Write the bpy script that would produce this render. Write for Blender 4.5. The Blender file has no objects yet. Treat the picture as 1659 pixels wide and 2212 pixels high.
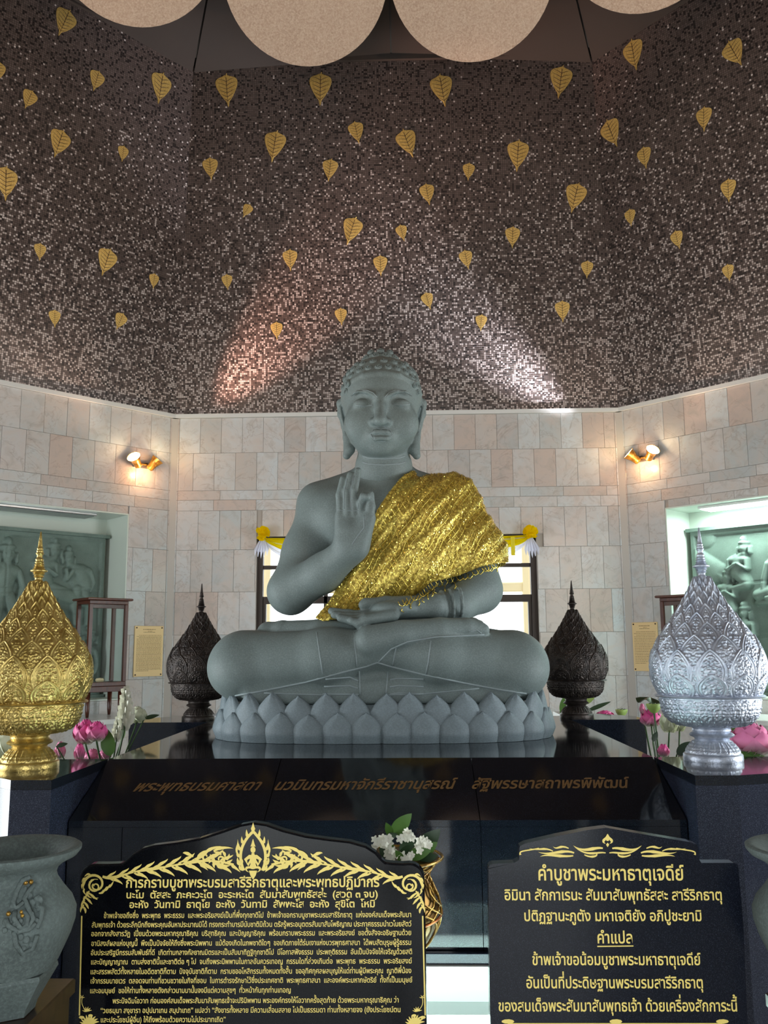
import bpy, math, random
import numpy as np
from mathutils import Vector, Matrix

# ------------------------------------------------------------------ camera
SC = bpy.context.scene
W, H, F = 1659., 2212., 1880.
CAM = np.array([0., 0., 1.6])
_y, _p, _r = math.radians(1.6), math.radians(8.8), math.radians(.43)
_f = np.array([-math.sin(_y)*math.cos(_p), math.cos(_y)*math.cos(_p), math.sin(_p)])
_rt0 = np.array([math.cos(_y), math.sin(_y), 0.]); _up0 = np.cross(_rt0, _f)
_rt = _rt0*math.cos(_r) - _up0*math.sin(_r); _up = _rt0*math.sin(_r) + _up0*math.cos(_r)
cd = bpy.data.cameras.new('camera'); camo = bpy.data.objects.new('camera', cd)
SC.collection.objects.link(camo); SC.camera = camo
cd.sensor_fit = 'VERTICAL'; cd.sensor_height = 24.; cd.lens = 24.*F/H; cd.clip_start = .05; cd.clip_end = 300
camo.matrix_world = Matrix(((_rt[0], _up[0], -_f[0], 0), (_rt[1], _up[1], -_f[1], 0), (_rt[2], _up[2], -_f[2], 1.6), (0, 0, 0, 1)))

# ------------------------------------------------------------------ exposure, sky, daylight
SC.view_settings.view_transform = 'Standard'
SC.view_settings.look = 'None'
SC.view_settings.exposure = 0.66
SC.view_settings.gamma = 1.0
SC.view_settings.use_curve_mapping = False
wd = bpy.data.worlds.new('hazy_sky'); SC.world = wd; wd.use_nodes = True
bg = wd.node_tree.nodes['Background']
bg.inputs[0].default_value = (.93, .97, 1., 1); bg.inputs[1].default_value = 2.6
CX, CY, RA = -.108, 2.93, 5.07          # room: an octagon round this point
def area_light(name, loc, target, sx, sy, power, col):
    l = bpy.data.lights.new(name, 'AREA'); l.shape = 'RECTANGLE'; l.size = sx; l.size_y = sy
    l.energy = power; l.color = col
    o = bpy.data.objects.new(name, l); SC.collection.objects.link(o); o.location = loc
    o.rotation_euler = (Vector(target)-Vector(loc)).to_track_quat('-Z', 'Y').to_euler(); return o
DAY = (.90, .97, 1.)
def facet(k, r):
    t = math.radians(45*k); return (CX+r*math.sin(t), CY+r*math.cos(t))
for _k, _w, _e in ((2, 2.2, 135), (4, 2.8, 45), (6, 2.2, 150)):      # daylight coming in at the three door openings
    _x, _y2 = facet(_k, RA+.12)
    area_light('doorway_daylight', (_x, _y2, 1.45), (CX, CY, 1.45), _w, 2.6, _e, DAY)

# ------------------------------------------------------------------ helpers
PI = math.pi
def ray(px, py):
    d = _f*F + _rt*(px-W/2) + _up*(H/2-py); return d/np.linalg.norm(d)
def atY(px, py, Y):
    d = ray(px, py); return CAM + d*(Y/d[1])
def atZ(px, py, Z):
    d = ray(px, py); return CAM + d*((Z-1.6)/d[2])
def onplane(px, py, p0, n):
    d = ray(px, py); p0 = np.array(p0, float); n = np.array(n, float)
    return CAM + d*(((p0-CAM)@n)/(d@n))
def tag(o, label=None, cat=None, group=None, kind=None):
    if label: o['label'] = label
    if cat: o['category'] = cat
    if group: o['group'] = group
    if kind: o['kind'] = kind
    return o
def empty(name, loc, label=None, cat=None, group=None, kind=None, rz=0):
    o = bpy.data.objects.new(name, None); SC.collection.objects.link(o); o.empty_display_size = .05
    o.location = Vector([float(c) for c in loc]); o.rotation_euler = (0, 0, rz)
    return tag(o, label, cat, group, kind)
def make_mesh(name, V, Fs, mat=None, smooth=False):
    me = bpy.data.meshes.new(name)
    V = np.asarray(V, np.float32)
    if isinstance(Fs, np.ndarray):
        n, k = Fs.shape
        me.vertices.add(len(V)); me.vertices.foreach_set('co', V.ravel())
        me.loops.add(n*k); me.loops.foreach_set('vertex_index', Fs.astype(np.int32).ravel())
        me.polygons.add(n); me.polygons.foreach_set('loop_start', np.arange(0, n*k, k, dtype=np.int32))
        me.update(calc_edges=True)
    else:
        me.from_pydata([tuple(v) for v in V.tolist()], [], Fs); me.update()
    if smooth: me.polygons.foreach_set('use_smooth', np.ones(len(me.polygons), bool))
    if mat is not None:
        for m in (mat if isinstance(mat, (list, tuple)) else [mat]): me.materials.append(m)
    return me
def link(name, me, parent=None, M=None, rel=False):
    """M is a world matrix (or, with rel, one in the parent's space)"""
    o = bpy.data.objects.new(name, me); SC.collection.objects.link(o)
    if parent is not None:
        o.parent = parent
        if rel: o.matrix_basis = M if M is not None else Matrix.Identity(4)
        else:
            pm = parent_world(parent).inverted(); o.matrix_basis = pm @ (M if M is not None else Matrix.Identity(4))
    elif M is not None: o.matrix_basis = M
    return o
def parent_world(o):
    m = o.matrix_basis.copy(); return parent_world(o.parent) @ m if o.parent else m
class MB:
    """collects shapes into one mesh"""
    def __init__(s): s.V = []; s.F = []
    def add(s, V, Fs):
        n = len(s.V); s.V += [tuple(map(float, v)) for v in V]; s.F += [tuple(int(i)+n for i in f) for f in Fs]; return s
    def box(s, lo, hi, bev=0.):
        (x0, y0, z0), (x1, y1, z1) = lo, hi
        if bev <= 0:
            return s.add([(x0, y0, z0), (x1, y0, z0), (x1, y1, z0), (x0, y1, z0), (x0, y0, z1), (x1, y0, z1), (x1, y1, z1), (x0, y1, z1)],
                         [(0, 3, 2, 1), (4, 5, 6, 7), (0, 1, 5, 4), (1, 2, 6, 5), (2, 3, 7, 6), (3, 0, 4, 7)])
        b = bev; V = []
        for z, k in ((z0, b), (z0+b, 0), (z1-b, 0), (z1, b)):
            V += [(x0+k, y0+k, z), (x1-k, y0+k, z), (x1-k, y1-k, z), (x0+k, y1-k, z)]
        Fs = [(0, 3, 2, 1), (12, 13, 14, 15)]
        for l in range(3):
            for i in range(4):
                j = (i+1) % 4; Fs.append((l*4+i, l*4+j, l*4+4+j, l*4+4+i))
        return s.add(V, Fs)
    def prism(s, pts, d0, d1, frame=None):
        """polygon pts (u,v) from depth d0 to d1; frame(u,v,d)->xyz"""
        fr = frame or (lambda u, v, d: (u, v, d)); n = len(pts)
        V = [fr(u, v, d0) for u, v in pts]+[fr(u, v, d1) for u, v in pts]
        return s.add(V, [tuple(range(n))[::-1], tuple(range(n, 2*n))]+[(i, (i+1) % n, n+(i+1) % n, n+i) for i in range(n)])
    def tube(s, pts, r, n=8, cap=True, flat=1., up=None):
        pts = [np.array(p, float) for p in pts]; m = len(pts)
        rr = r if hasattr(r, '__len__') else [r]*m; V = []; prev = None
        for i, p in enumerate(pts):
            t = pts[min(i+1, m-1)]-pts[max(i-1, 0)]; t /= (np.linalg.norm(t)+1e-9)
            if up is not None: a = np.cross(t, up)
            elif prev is None: a = np.cross(t, (0, 0, 1) if abs(t[2]) < .9 else (1, 0, 0))
            else: a = prev-t*(prev@t)
            a /= (np.linalg.norm(a)+1e-9); prev = a; b = np.cross(t, a)
            for k in range(n):
                q = 2*PI*k/n; V.append(p+rr[i]*(a*math.cos(q)+b*math.sin(q)*flat))
        Fs = [(i*n+k, i*n+(k+1) % n, (i+1)*n+(k+1) % n, (i+1)*n+k) for i in range(m-1) for k in range(n)]
        if cap: Fs += [tuple(range(n))[::-1], tuple(range((m-1)*n, m*n))]
        return s.add(V, Fs)
    def lathe(s, prof, n=48, c=(0, 0, 0)):
        V = []; m = len(prof)
        for r, z in prof:
            for k in range(n):
                q = 2*PI*k/n; V.append((c[0]+r*math.cos(q), c[1]+r*math.sin(q), c[2]+z))
        return s.add(V, [(i*n+k, i*n+(k+1) % n, (i+1)*n+(k+1) % n, (i+1)*n+k) for i in range(m-1) for k in range(n)]+[tuple(range(n))[::-1], tuple(range((m-1)*n, m*n))])
    def ball(s, c, r, nu=12, nv=8, M=None):
        r = np.array(r if hasattr(r, '__len__') else (r, r, r), float); V = []; c = np.array(c, float)
        for i in range(nv+1):
            a = PI*i/nv
            for k in range(nu):
                q = 2*PI*k/nu; v = np.array([math.sin(a)*math.cos(q), math.sin(a)*math.sin(q), math.cos(a)])*r
                if M is not None: v = M@v
                V.append(c+v)
        return s.add(V, [(i*nu+k, (i+1)*nu+k, (i+1)*nu+(k+1) % nu, i*nu+(k+1) % nu) for i in range(nv) for k in range(nu)])
    def mesh(s, name, mat, smooth=False): return make_mesh(name, s.V, s.F, mat, smooth)
    def build(s, name, mat, parent=None, M=None, smooth=False, rel=False):
        return link(name, s.mesh(name, mat, smooth), parent, M, rel)
def sg(o, k=30):       # shade smooth below an angle
    me = o.data if hasattr(o, 'data') else o
    me.polygons.foreach_set('use_smooth', np.ones(len(me.polygons), bool))
    try: me.set_sharp_from_angle(angle=math.radians(k))
    except Exception: pass
    return o
def basis(origin, u, v, n):
    u, v, n, o = [list(map(float, a)) for a in (u, v, n, origin)]
    return Matrix(((u[0], v[0], n[0], o[0]), (u[1], v[1], n[1], o[1]), (u[2], v[2], n[2], o[2]), (0, 0, 0, 1)))

# ------------------------------------------------------------------ materials
def lin(c): return tuple((x/255/12.92 if x/255 <= .04045 else ((x/255+.055)/1.055)**2.4) for x in c)
class NT:
    def __init__(s, name):
        s.m = bpy.data.materials.new(name); s.m.use_nodes = True; s.t = s.m.node_tree; s.n = s.t.nodes; s.b = s.n['Principled BSDF']
    def node(s, ty, ins=None, **kw):
        nd = s.n.new(ty)
        for k, v in kw.items(): setattr(nd, k, v)
        for k, v in (ins or {}).items(): s.set(nd.inputs[k], v)
        return nd
    def set(s, sock, v):
        if isinstance(v, bpy.types.NodeSocket): s.t.links.new(v, sock)
        elif isinstance(v, bpy.types.Node): s.t.links.new(v.outputs[0], sock)
        else:
            if isinstance(v, tuple) and len(v) == 3 and sock.type == 'RGBA': v = (*v, 1)
            sock.default_value = v
    def P(s, **kw):
        for k, v in kw.items(): s.set(s.b.inputs[k.replace('_', ' ')], v)
        return s
    def co(s, kind='Object'): return s.node('ShaderNodeTexCoord').outputs[kind]
    def noise(s, v, scale, detail=3, rough=.5, dist=0):
        return s.node('ShaderNodeTexNoise', {'Vector': v, 'Scale': scale, 'Detail': detail, 'Roughness': rough, 'Distortion': dist}).outputs[0]
    def ramp(s, f, stops, interp='LINEAR'):
        r = s.node('ShaderNodeValToRGB', {'Fac': f}); e = r.color_ramp.elements; r.color_ramp.interpolation = interp
        while len(e) < len(stops): e.new(.5)
        for el, (p, c) in zip(e, stops): el.position = p; el.color = (*c, 1) if len(c) == 3 else c
        return r.outputs[0]
    def mix(s, f, a, b, mode='MIX'):
        m = s.node('ShaderNodeMix', data_type='RGBA', blend_type=mode)
        s.set(m.inputs[0], f); s.set(m.inputs[6], a if not isinstance(a, tuple) else (*a[:3], 1)); s.set(m.inputs[7], b if not isinstance(b, tuple) else (*b[:3], 1)); return m.outputs[2]
    def math(s, op, a, b=0., c=0.):
        m = s.node('ShaderNodeMath', operation=op); s.set(m.inputs[0], a); s.set(m.inputs[1], b); s.set(m.inputs[2], c); return m.outputs[0]
    def bump(s, h, strength=.3, dist=.01, normal=None):
        b = s.node('ShaderNodeBump', {'Height': h, 'Strength': strength, 'Distance': dist})
        if normal is not None: s.set(b.inputs['Normal'], normal)
        return b.outputs[0]
def simple(name, rgb, rough=.5, metal=0., **kw):
    n = NT(name); n.P(Base_Color=lin(rgb), Roughness=rough, Metallic=metal, **kw); return n.m
def stone(name, rgb, var=.25, rough=.6, speck=.5, scale=6):
    n = NT(name); c = n.co(); a = lin(rgb)
    big = n.noise(c, scale, 4, .6); fine = n.noise(c, 170, 2, .7); dots = n.node('ShaderNodeTexVoronoi', {'Vector': c, 'Scale': 95.}).outputs['Distance']
    col = n.mix(n.ramp(big, [(.3, (0, 0, 0)), (.7, (1, 1, 1))]), tuple(x*(1-var) for x in a), tuple(x*(1+var) for x in a))
    col = n.mix(n.ramp(fine, [(.42, (0, 0, 0)), (.75, (speck,)*3)]), col, tuple(min(1, x*1.9) for x in a))
    col = n.mix(n.ramp(dots, [(.06, (.35,)*3), (.13, (0, 0, 0))]), col, tuple(min(1, x*3) for x in a))
    n.P(Base_Color=col, Roughness=rough, Normal=n.bump(fine, .25, .004)); return n.m
def granite(name, rgb=(17, 20, 27), fleck=(70, 84, 104), rough=.07, fl=.14, spec=.36):
    n = NT(name); c = n.co(); a = lin(rgb)
    f = n.noise(c, 520, 2, .6); d = n.node('ShaderNodeTexVoronoi', {'Vector': c, 'Scale': 230.}).outputs['Distance']
    col = n.mix(n.ramp(f, [(.52, (0, 0, 0)), (.78, (fl*2.2,)*3)]), a, lin(fleck))
    col = n.mix(n.ramp(d, [(.05, (.6,)*3), (.12, (0, 0, 0))]), col, tuple(min(1, 2.*x) for x in lin(fleck)))
    n.P(Base_Color=col, Roughness=rough, Specular_IOR_Level=spec); return n.m
def marble():
    n = NT('pink_grey_marble'); c = n.co()
    oi = n.node('ShaderNodeObjectInfo').outputs['Random']
    off = n.node('ShaderNodeVectorMath', {0: c, 1: n.node('ShaderNodeCombineXYZ', {'X': n.math('MULTIPLY', oi, 37.), 'Y': n.math('MULTIPLY', oi, 91.), 'Z': n.math('MULTIPLY', oi, 17.)}).outputs[0]}, operation='ADD').outputs[0]
    base = n.ramp(oi, [(0, lin((194, 202, 204))), (.22, lin((200, 200, 199))), (.38, lin((184, 191, 192))), (.55, lin((196, 188, 182))), (.7, lin((202, 209, 212))), (.86, lin((192, 178, 170))), (1, lin((180, 185, 186)))])
    st = n.node('ShaderNodeMapping', {'Vector': off, 'Scale': (3.2, 3.2, 1.1), 'Rotation': (.0, .5, .2)}).outputs[0]
    cloud = n.noise(st, 1.5, 5, .6, .7)
    col = n.mix(n.ramp(cloud, [(.38, (0, 0, 0)), (.7, (.5,)*3)]), base, lin((204, 184, 170)))
    col = n.mix(n.ramp(n.noise(st, 3., 4, .6, 1.), [(.5, (0, 0, 0)), (.75, (.6,)*3)]), col, lin((166, 162, 156)))
    vein = n.node('ShaderNodeTexNoise', {'Vector': st, 'Scale': .7, 'Detail': 5., 'Roughness': .6, 'Distortion': 1.2}).outputs[0]
    v2 = n.math('ABSOLUTE', n.math('SUBTRACT', vein, .5))
    col = n.mix(n.ramp(v2, [(0, (.3,)*3), (.012, (0, 0, 0))]), col, lin((140, 118, 104)))
    n.P(Base_Color=col, Roughness=.22, Specular_IOR_Level=.4); return n.m
def mosaic():
    """20 mm glass mosaic; object X runs along the wall, object Y up it; the share of pale tiles grows towards the bottom"""
    n = NT('brown_glass_mosaic'); c = n.co(); xyz = n.node('ShaderNodeSeparateXYZ', {0: c})
    S = 57.
    fx, fy = [n.math('MULTIPLY', xyz.outputs[i], S) for i in (0, 1)]
    cell = n.node('ShaderNodeCombineXYZ', {0: n.math('FLOOR', fx), 1: n.math('FLOOR', fy), 2: 0.}).outputs[0]
    wn = n.node('ShaderNodeTexWhiteNoise', {'Vector': cell}, noise_dimensions='2D')
    wn2 = n.node('ShaderNodeTexWhiteNoise', {'Vector': n.node('ShaderNodeVectorMath', {0: cell, 1: (71.3, 13.7, 0)}, operation='ADD').outputs[0]}, noise_dimensions='2D')
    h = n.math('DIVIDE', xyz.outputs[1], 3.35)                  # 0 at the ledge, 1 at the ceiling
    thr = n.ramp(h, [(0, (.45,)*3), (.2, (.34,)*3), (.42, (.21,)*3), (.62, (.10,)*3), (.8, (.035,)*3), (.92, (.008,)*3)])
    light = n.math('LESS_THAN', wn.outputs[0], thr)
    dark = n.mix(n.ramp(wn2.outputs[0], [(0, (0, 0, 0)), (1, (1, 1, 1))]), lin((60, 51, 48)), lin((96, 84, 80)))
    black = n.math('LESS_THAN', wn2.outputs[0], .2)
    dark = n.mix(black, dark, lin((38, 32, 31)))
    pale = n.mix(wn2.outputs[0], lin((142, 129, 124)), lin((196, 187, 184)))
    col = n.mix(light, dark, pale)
    def edge(f):
        fr = n.math('FRACT', f); return n.math('GREATER_THAN', n.math('ABSOLUTE', n.math('SUBTRACT', fr, .5)), .42)
    gr = n.math('MAXIMUM', edge(fx), edge(fy))
    col = n.mix(gr, col, lin((48, 42, 40)))
    n.P(Base_Color=col, Roughness=n.math('MULTIPLY_ADD', gr, .5, .28), Specular_IOR_Level=.5,
        Normal=n.bump(n.math('ADD', n.math('MULTIPLY', gr, -1.), n.math('MULTIPLY', wn.outputs[0], .4)), .5, .002)); return n.m
def goldleaf(name='gold_leaf', a=(230, 200, 122), b=(194, 158, 82), rough=.34, met=.55):
    n = NT(name); c = n.co(); f = n.noise(c, 30, 4, .6); g = n.noise(c, 120, 2, .6)
    n.P(Base_Color=n.mix(n.ramp(f, [(.35, (0, 0, 0)), (.65, (1, 1, 1))]), lin(b), lin(a)), Metallic=met, Roughness=rough, Normal=n.bump(g, .35, .004)); return n.m
def wood(name='dark_red_wood', a=(92, 46, 28), b=(56, 26, 17)):
    n = NT(name); c = n.node('ShaderNodeMapping', {'Vector': n.co(), 'Scale': (14, 14, 1.6)}).outputs[0]; f = n.noise(c, 3, 5, .6, 1.2)
    n.P(Base_Color=n.mix(n.ramp(f, [(.3, (0, 0, 0)), (.7, (1, 1, 1))]), lin(b), lin(a)), Roughness=.3); return n.m
def glass(name='clear_glass', tint=(.97, .99, .99)):
    n = NT(name); tr = n.node('ShaderNodeBsdfTransparent', {0: (*tint, 1)}); gl = n.node('ShaderNodeBsdfGlossy', {'Roughness': .02})
    fr = n.node('ShaderNodeFresnel', {'IOR': 1.45}); bf = n.node('ShaderNodeNewGeometry').outputs['Backfacing']
    mx = n.node('ShaderNodeMixShader', {0: n.math('MULTIPLY', fr.outputs[0], n.math('SUBTRACT', 1., bf)), 1: tr.outputs[0], 2: gl.outputs[0]})
    n.t.links.new(mx.outputs[0], n.n['Material Output'].inputs[0]); return n.m
def emit(name, rgb, s):
    n = NT(name); n.P(Base_Color=lin(rgb), Emission_Color=lin(rgb), Emission_Strength=s); return n.m
def silk(name, rgb, trans=.35):
    n = NT(name); d = n.node('ShaderNodeBsdfDiffuse', {0: (*lin(rgb), 1)}); t = n.node('ShaderNodeBsdfTranslucent', {0: (*lin(rgb), 1)})
    mx = n.node('ShaderNodeMixShader', {0: trans, 1: d.outputs[0], 2: t.outputs[0]}); n.t.links.new(mx.outputs[0], n.n['Material Output'].inputs[0]); return n.m
M = dict(
    marble=marble(), mosaic=mosaic(), leaf=goldleaf(), vein=simple('dark_vein', (62, 38, 18), .6),
    granite=granite('black_granite'), granite2=granite('blue_grey_granite', (30, 34, 48), (96, 104, 126), .1, .35),
    plaque=granite('plaque_granite', (9, 10, 14), (40, 44, 54), .1, .1, .17), plaque2=granite('speckled_plaque_granite', (17, 20, 29), (66, 72, 88), .14, .22, .2),
    stone=stone('grey_green_stone', (102, 114, 113), .1, .62, .4), base=stone('pale_grey_stone', (112, 125, 131), .16, .6, .35, 9),
    relief=stone('relief_stone', (104, 122, 114), .2, .75, .3), potstone=stone('pot_stone', (80, 90, 88), .25, .75, .6),
    gold=goldleaf('gold_paint', (206, 182, 112), (164, 138, 72), .36, .8), silver=goldleaf('silver_paint', (200, 206, 218), (168, 176, 192), .44, .72),
    bronze=goldleaf('dark_bronze', (66, 58, 54), (34, 29, 28), .45), brass=goldleaf('brass', (190, 150, 66), (110, 78, 30), .22),
    wood=wood(), brownwood=wood('brown_wood', (66, 46, 34), (36, 25, 20)), glass=glass(),
    petal=None, ceil=simple('dark_ceiling_paint', (58, 50, 46), .85), lettering=simple('gold_lettering', (238, 214, 118), .45, .15),
    bronze_letter=simple('dull_bronze_lettering', (128, 98, 58), .5, .3), paper=simple('yellow_brass_plate', (226, 196, 140), .4, .1),
    ink=simple('brown_ink', (110, 82, 48), .7), frame=simple('dark_brown_window_frame', (52, 42, 36), .5), black=simple('black_metal', (20, 20, 20), .5),
    chrome=simple('steel', (190, 190, 190), .25, .9), lamp=emit('lamp_glow', (255, 226, 180), 30), tray_glow=emit('added_tray_glow', (226, 255, 250), 9), tube=emit('fluorescent_glow', (226, 255, 244), 9),  # the tray tube glow is added, with no known lamp behind it
    yellow=silk('yellow_silk', (255, 236, 24), .72), white=silk('white_silk', (240, 242, 255), .7), plaster=simple('cream_plaster', (240, 222, 180), .8),
    trim=simple('corner_trim', (188, 182, 174), .4), fold=simple('lit_fold_edge', (132, 144, 146), .6), white_marble=simple('white_marble', (214, 216, 214), .25), floor=None,
    pink=None, leafgreen=simple('waxy_green', (78, 116, 48), .4), darkgreen=simple('dark_green', (38, 62, 34), .4), stem=simple('stem_green', (62, 88, 50), .5),
    cream=simple('cream_petal', (214, 218, 190), .5), ivory=simple('ivory_petal', (238, 238, 222), .5), pod=simple('seed_pod_green', (140, 166, 84), .5),
    dark=simple('inside_shadow_paint', (70, 74, 76), .8), emb=simple('embroidered_yellow', (225, 205, 30), .6))
_n = NT('spray_plaster'); _c = _n.co(); _f1 = _n.noise(_c, 70, 3, .7); _f2 = _n.noise(_c, 3, 4, .6)
_n.P(Base_Color=_n.mix(_n.ramp(_f1, [(.35, (0, 0, 0)), (.7, (1, 1, 1))]), _n.mix(_f2, lin((160, 136, 118)), lin((188, 164, 144))), lin((206, 188, 170))), Roughness=.95, Normal=_n.bump(_f1, .6, .01)); M['petal'] = _n.m
_n = NT('polished_floor'); _c = _n.co(); _f1 = _n.noise(_c, 1.4, 5, .6, .8)
_n.P(Base_Color=_n.mix(_f1, lin((150, 150, 146)), lin((190, 188, 182))), Roughness=.12); M['floor'] = _n.m
def petal_mat(name, tip, foot, z0, z1):
    n = NT(name); z = n.node('ShaderNodeSeparateXYZ', {0: n.co('Object')}).outputs[2]
    t = n.node('ShaderNodeMapRange', {0: z, 1: z0, 2: z1}).outputs[0]
    n.P(Base_Color=n.ramp(t, [(0, lin(foot)), (.35, lin(tuple((a+b)/2 for a, b in zip(tip, foot)))), (1, lin(tip))]), Roughness=.5); return n.m
M['pink'] = petal_mat('pink_petal', (224, 78, 150), (214, 216, 200), .0, .75)
M['palepink'] = petal_mat('pale_pink_petal', (232, 128, 172), (226, 226, 214), 0, .7)
M['sequin'] = simple('gold_sequin', (246, 224, 116), .27, .85)
_n = NT('gold_sequin_net'); _c = _n.co()
_v = _n.node('ShaderNodeTexVoronoi', {'Vector': _c, 'Scale': 62.}); _f1 = _n.noise(_n.node('ShaderNodeMapping', {'Vector': _c, 'Rotation': (0, -.75, 0), 'Scale': (46, 46, 9)}).outputs[0], 1, 3, .6)
_n.P(Base_Color=_n.mix(_n.ramp(_v.outputs['Distance'], [(.25, (0, 0, 0)), (.6, (1, 1, 1))]), lin((224, 202, 98)), lin((166, 142, 60))), Metallic=.55, Roughness=.38,
     Normal=_n.bump(_f1, .35, .01, _n.bump(_v.outputs['Distance'], .5, .004))); M['net'] = _n.m
# ================================================================== the room
rnd = random.Random(7)
ZL = 3.785; ZT = 7.10; RT = 4.52
AH = RA*math.tan(PI/8); AT = RT*math.tan(PI/8)
NAMES = {0: 'wall_back', 1: 'wall_back_right', 2: 'wall_right', 3: 'wall_front_right', 4: 'wall_front', 5: 'wall_front_left', 6: 'wall_left', 7: 'wall_back_left'}
def frame(k):
    t = math.radians(45*k); return np.array([math.cos(t), -math.sin(t), 0.]), np.array([math.sin(t), math.cos(t), 0.])
def wmat(k, r=RA, z=0.):
    """wall space: X along the wall (to the right seen from inside), Y up, Z into the room"""
    u, o = frame(k); p = np.array([CX, CY, z])+o*r; return basis(p, u, (0, 0, 1), -o)
fl = MB(); fl.prism([facet(k+.5, (RA+.3)/math.cos(PI/8)) for k in range(8)], -.12, 0.)
o = fl.build('floor', M['floor']); tag(o, kind='structure')
OPEN = {0: [(-1.30, 1.285, .85, 2.62)], 1: [(-AH+.415, 1.62, 1.16, 2.80)], 7: [(-1.62, AH-.44, 1.16, 2.80)],
        2: [(-1.1, 1.1, 0, 2.75)], 6: [(-1.1, 1.1, 0, 2.75)], 4: [(-1.4, 1.4, 0, 2.75)], 3: [], 5: []}
ROWS = [3.76, 3.42, 3.06, 2.97, 2.87, 2.50, 2.11, 1.72, 1.33, .94, .55, .16, 0.]
WALLS = {}; slabs = {}
def slab_mesh(w, h):
    key = (round(w, 3), round(h, 3))
    if key not in slabs:
        m = MB(); m.box((0, 0, 0), (w-.002, h-.002, .012), .002); slabs[key] = m.mesh('marble_slab', M['marble'])
    return slabs[key]
for k in range(8):
    ops = OPEN[k]; m = MB()
    if ops:
        x0, x1, z0, z1 = ops[0]
        for a, b, c, d in ((-AH-.06, x0, 0, ZL), (x1, AH+.06, 0, ZL), (x0, x1, z1, ZL), (x0, x1, 0, z0)):
            if d-c > .01: m.box((a, c, -.16), (b, d, 0))
    else: m.box((-AH-.06, 0, -.16), (AH+.06, ZL, 0))
    wl = m.build(NAMES[k], simple('grout', (172, 164, 156), .8) if k in (0, 1, 7) else M['marble'], None, wmat(k)); tag(wl, kind='structure'); WALLS[k] = wl
    # mosaic panel leaning inwards above the ledge
    ln = math.hypot(ZT-ZL, RA-RT); mm = make_mesh('mosaic_panel', [(-AH, .02, 0), (AH, .02, 0), (AT, ln, 0), (-AT, ln, 0), (-AH, .02, -.05), (AH, .02, -.05), (AT, ln, -.05), (-AT, ln, -.05)],
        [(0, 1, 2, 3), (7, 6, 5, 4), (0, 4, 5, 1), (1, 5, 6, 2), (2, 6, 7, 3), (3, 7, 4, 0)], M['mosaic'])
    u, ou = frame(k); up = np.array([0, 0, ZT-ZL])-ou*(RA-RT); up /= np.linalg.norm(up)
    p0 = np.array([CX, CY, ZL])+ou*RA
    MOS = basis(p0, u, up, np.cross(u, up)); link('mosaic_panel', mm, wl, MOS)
    tr = MB(); tr.prism([(-AH-.02, .035), (-AH-.02, -.035), (AH+.02, -.035), (AH+.02, .035)], ZL-.025, ZL+.012, lambda a, b, c: (a, c, b)); tr.build('ledge', M['white_marble'], wl, wmat(k))
    ct = MB(); ct.box((-AT, -.05, 0), (AT, .015, .03)); ct.build('cornice', M['black'] if False else M['ceil'], wl, basis(np.array([CX, CY, ZT])+ou*RT, u, (0, 0, 1), -ou))
    if k in (0, 1, 7):
        lim = {0: (-AH, AH), 1: (-AH, 0.2), 7: (-0.2, AH)}[k]
        for ri in range(len(ROWS)-1):
            zt, zb = ROWS[ri], ROWS[ri+1]; cw = .2 if k == 0 else .2
            if ri in (2, 3): cw = .4
            if k == 0: xs = [-AH, -AH+.05]
            elif k == 1: xs = [-AH, -AH+.05]
            else: xs = [AH, AH-.05]
            sgn = -1 if k == 7 else 1; off = (ri % 2)*.06
            while (xs[-1] < lim[1]-.06 if sgn > 0 else xs[-1] > lim[0]): xs.append(xs[-1]+sgn*(cw-(off if len(xs) == 2 else 0)))
            if k == 0: xs = [x for x in xs if x < AH-.09]+[AH-.05, AH]
            for i in range(len(xs)-1):
                a, b = sorted((xs[i], xs[i+1])); a0, b0, c0, d0 = a, b, zb, zt; bad = False
                for (x0, x1, z0, z1) in ops:
                    if a0 < x1 and b0 > x0 and c0 < z1 and d0 > z0:
                        c = [((a0, min(b0, x0), c0, d0)), ((max(a0, x1), b0, c0, d0)), ((a0, b0, max(c0, z1), d0)), ((a0, b0, c0, min(d0, z0)))]
                        c = max(c, key=lambda q: max(0, q[1]-q[0])*max(0, q[3]-q[2]))
                        if c[1]-c[0] < .01 or c[3]-c[2] < .01: bad = True
                        else: a0, b0, c0, d0 = c
                if bad: continue
                link('marble_slab', slab_mesh(b0-a0, d0-c0), wl, wmat(k) @ Matrix.Translation((a0, c0, -.001+rnd.uniform(0, .0012))))
        cm = MB(); cm.box((-.022, 0, 0), (.022, ZL-.03, .022), .004)   # corner strip
    else:
        if ops:
            x0, x1, z0, z1 = ops[0]; d = MB()
            for a, b, c, e in ((x0, x0+.09, 0, z1), (x1-.09, x1, 0, z1), (x0, x1, z1-.09, z1), (-.04, .04, 0, z1), (x0, x1, 1.9, 1.97)): d.box((a, c, -.12), (b, e, -.04))
            dn = {2: 'door_1', 4: 'door_2', 6: 'door_3'}[k]; od = d.build(dn, M['frame'], None, wmat(k)); tag(od, kind='structure')
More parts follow.
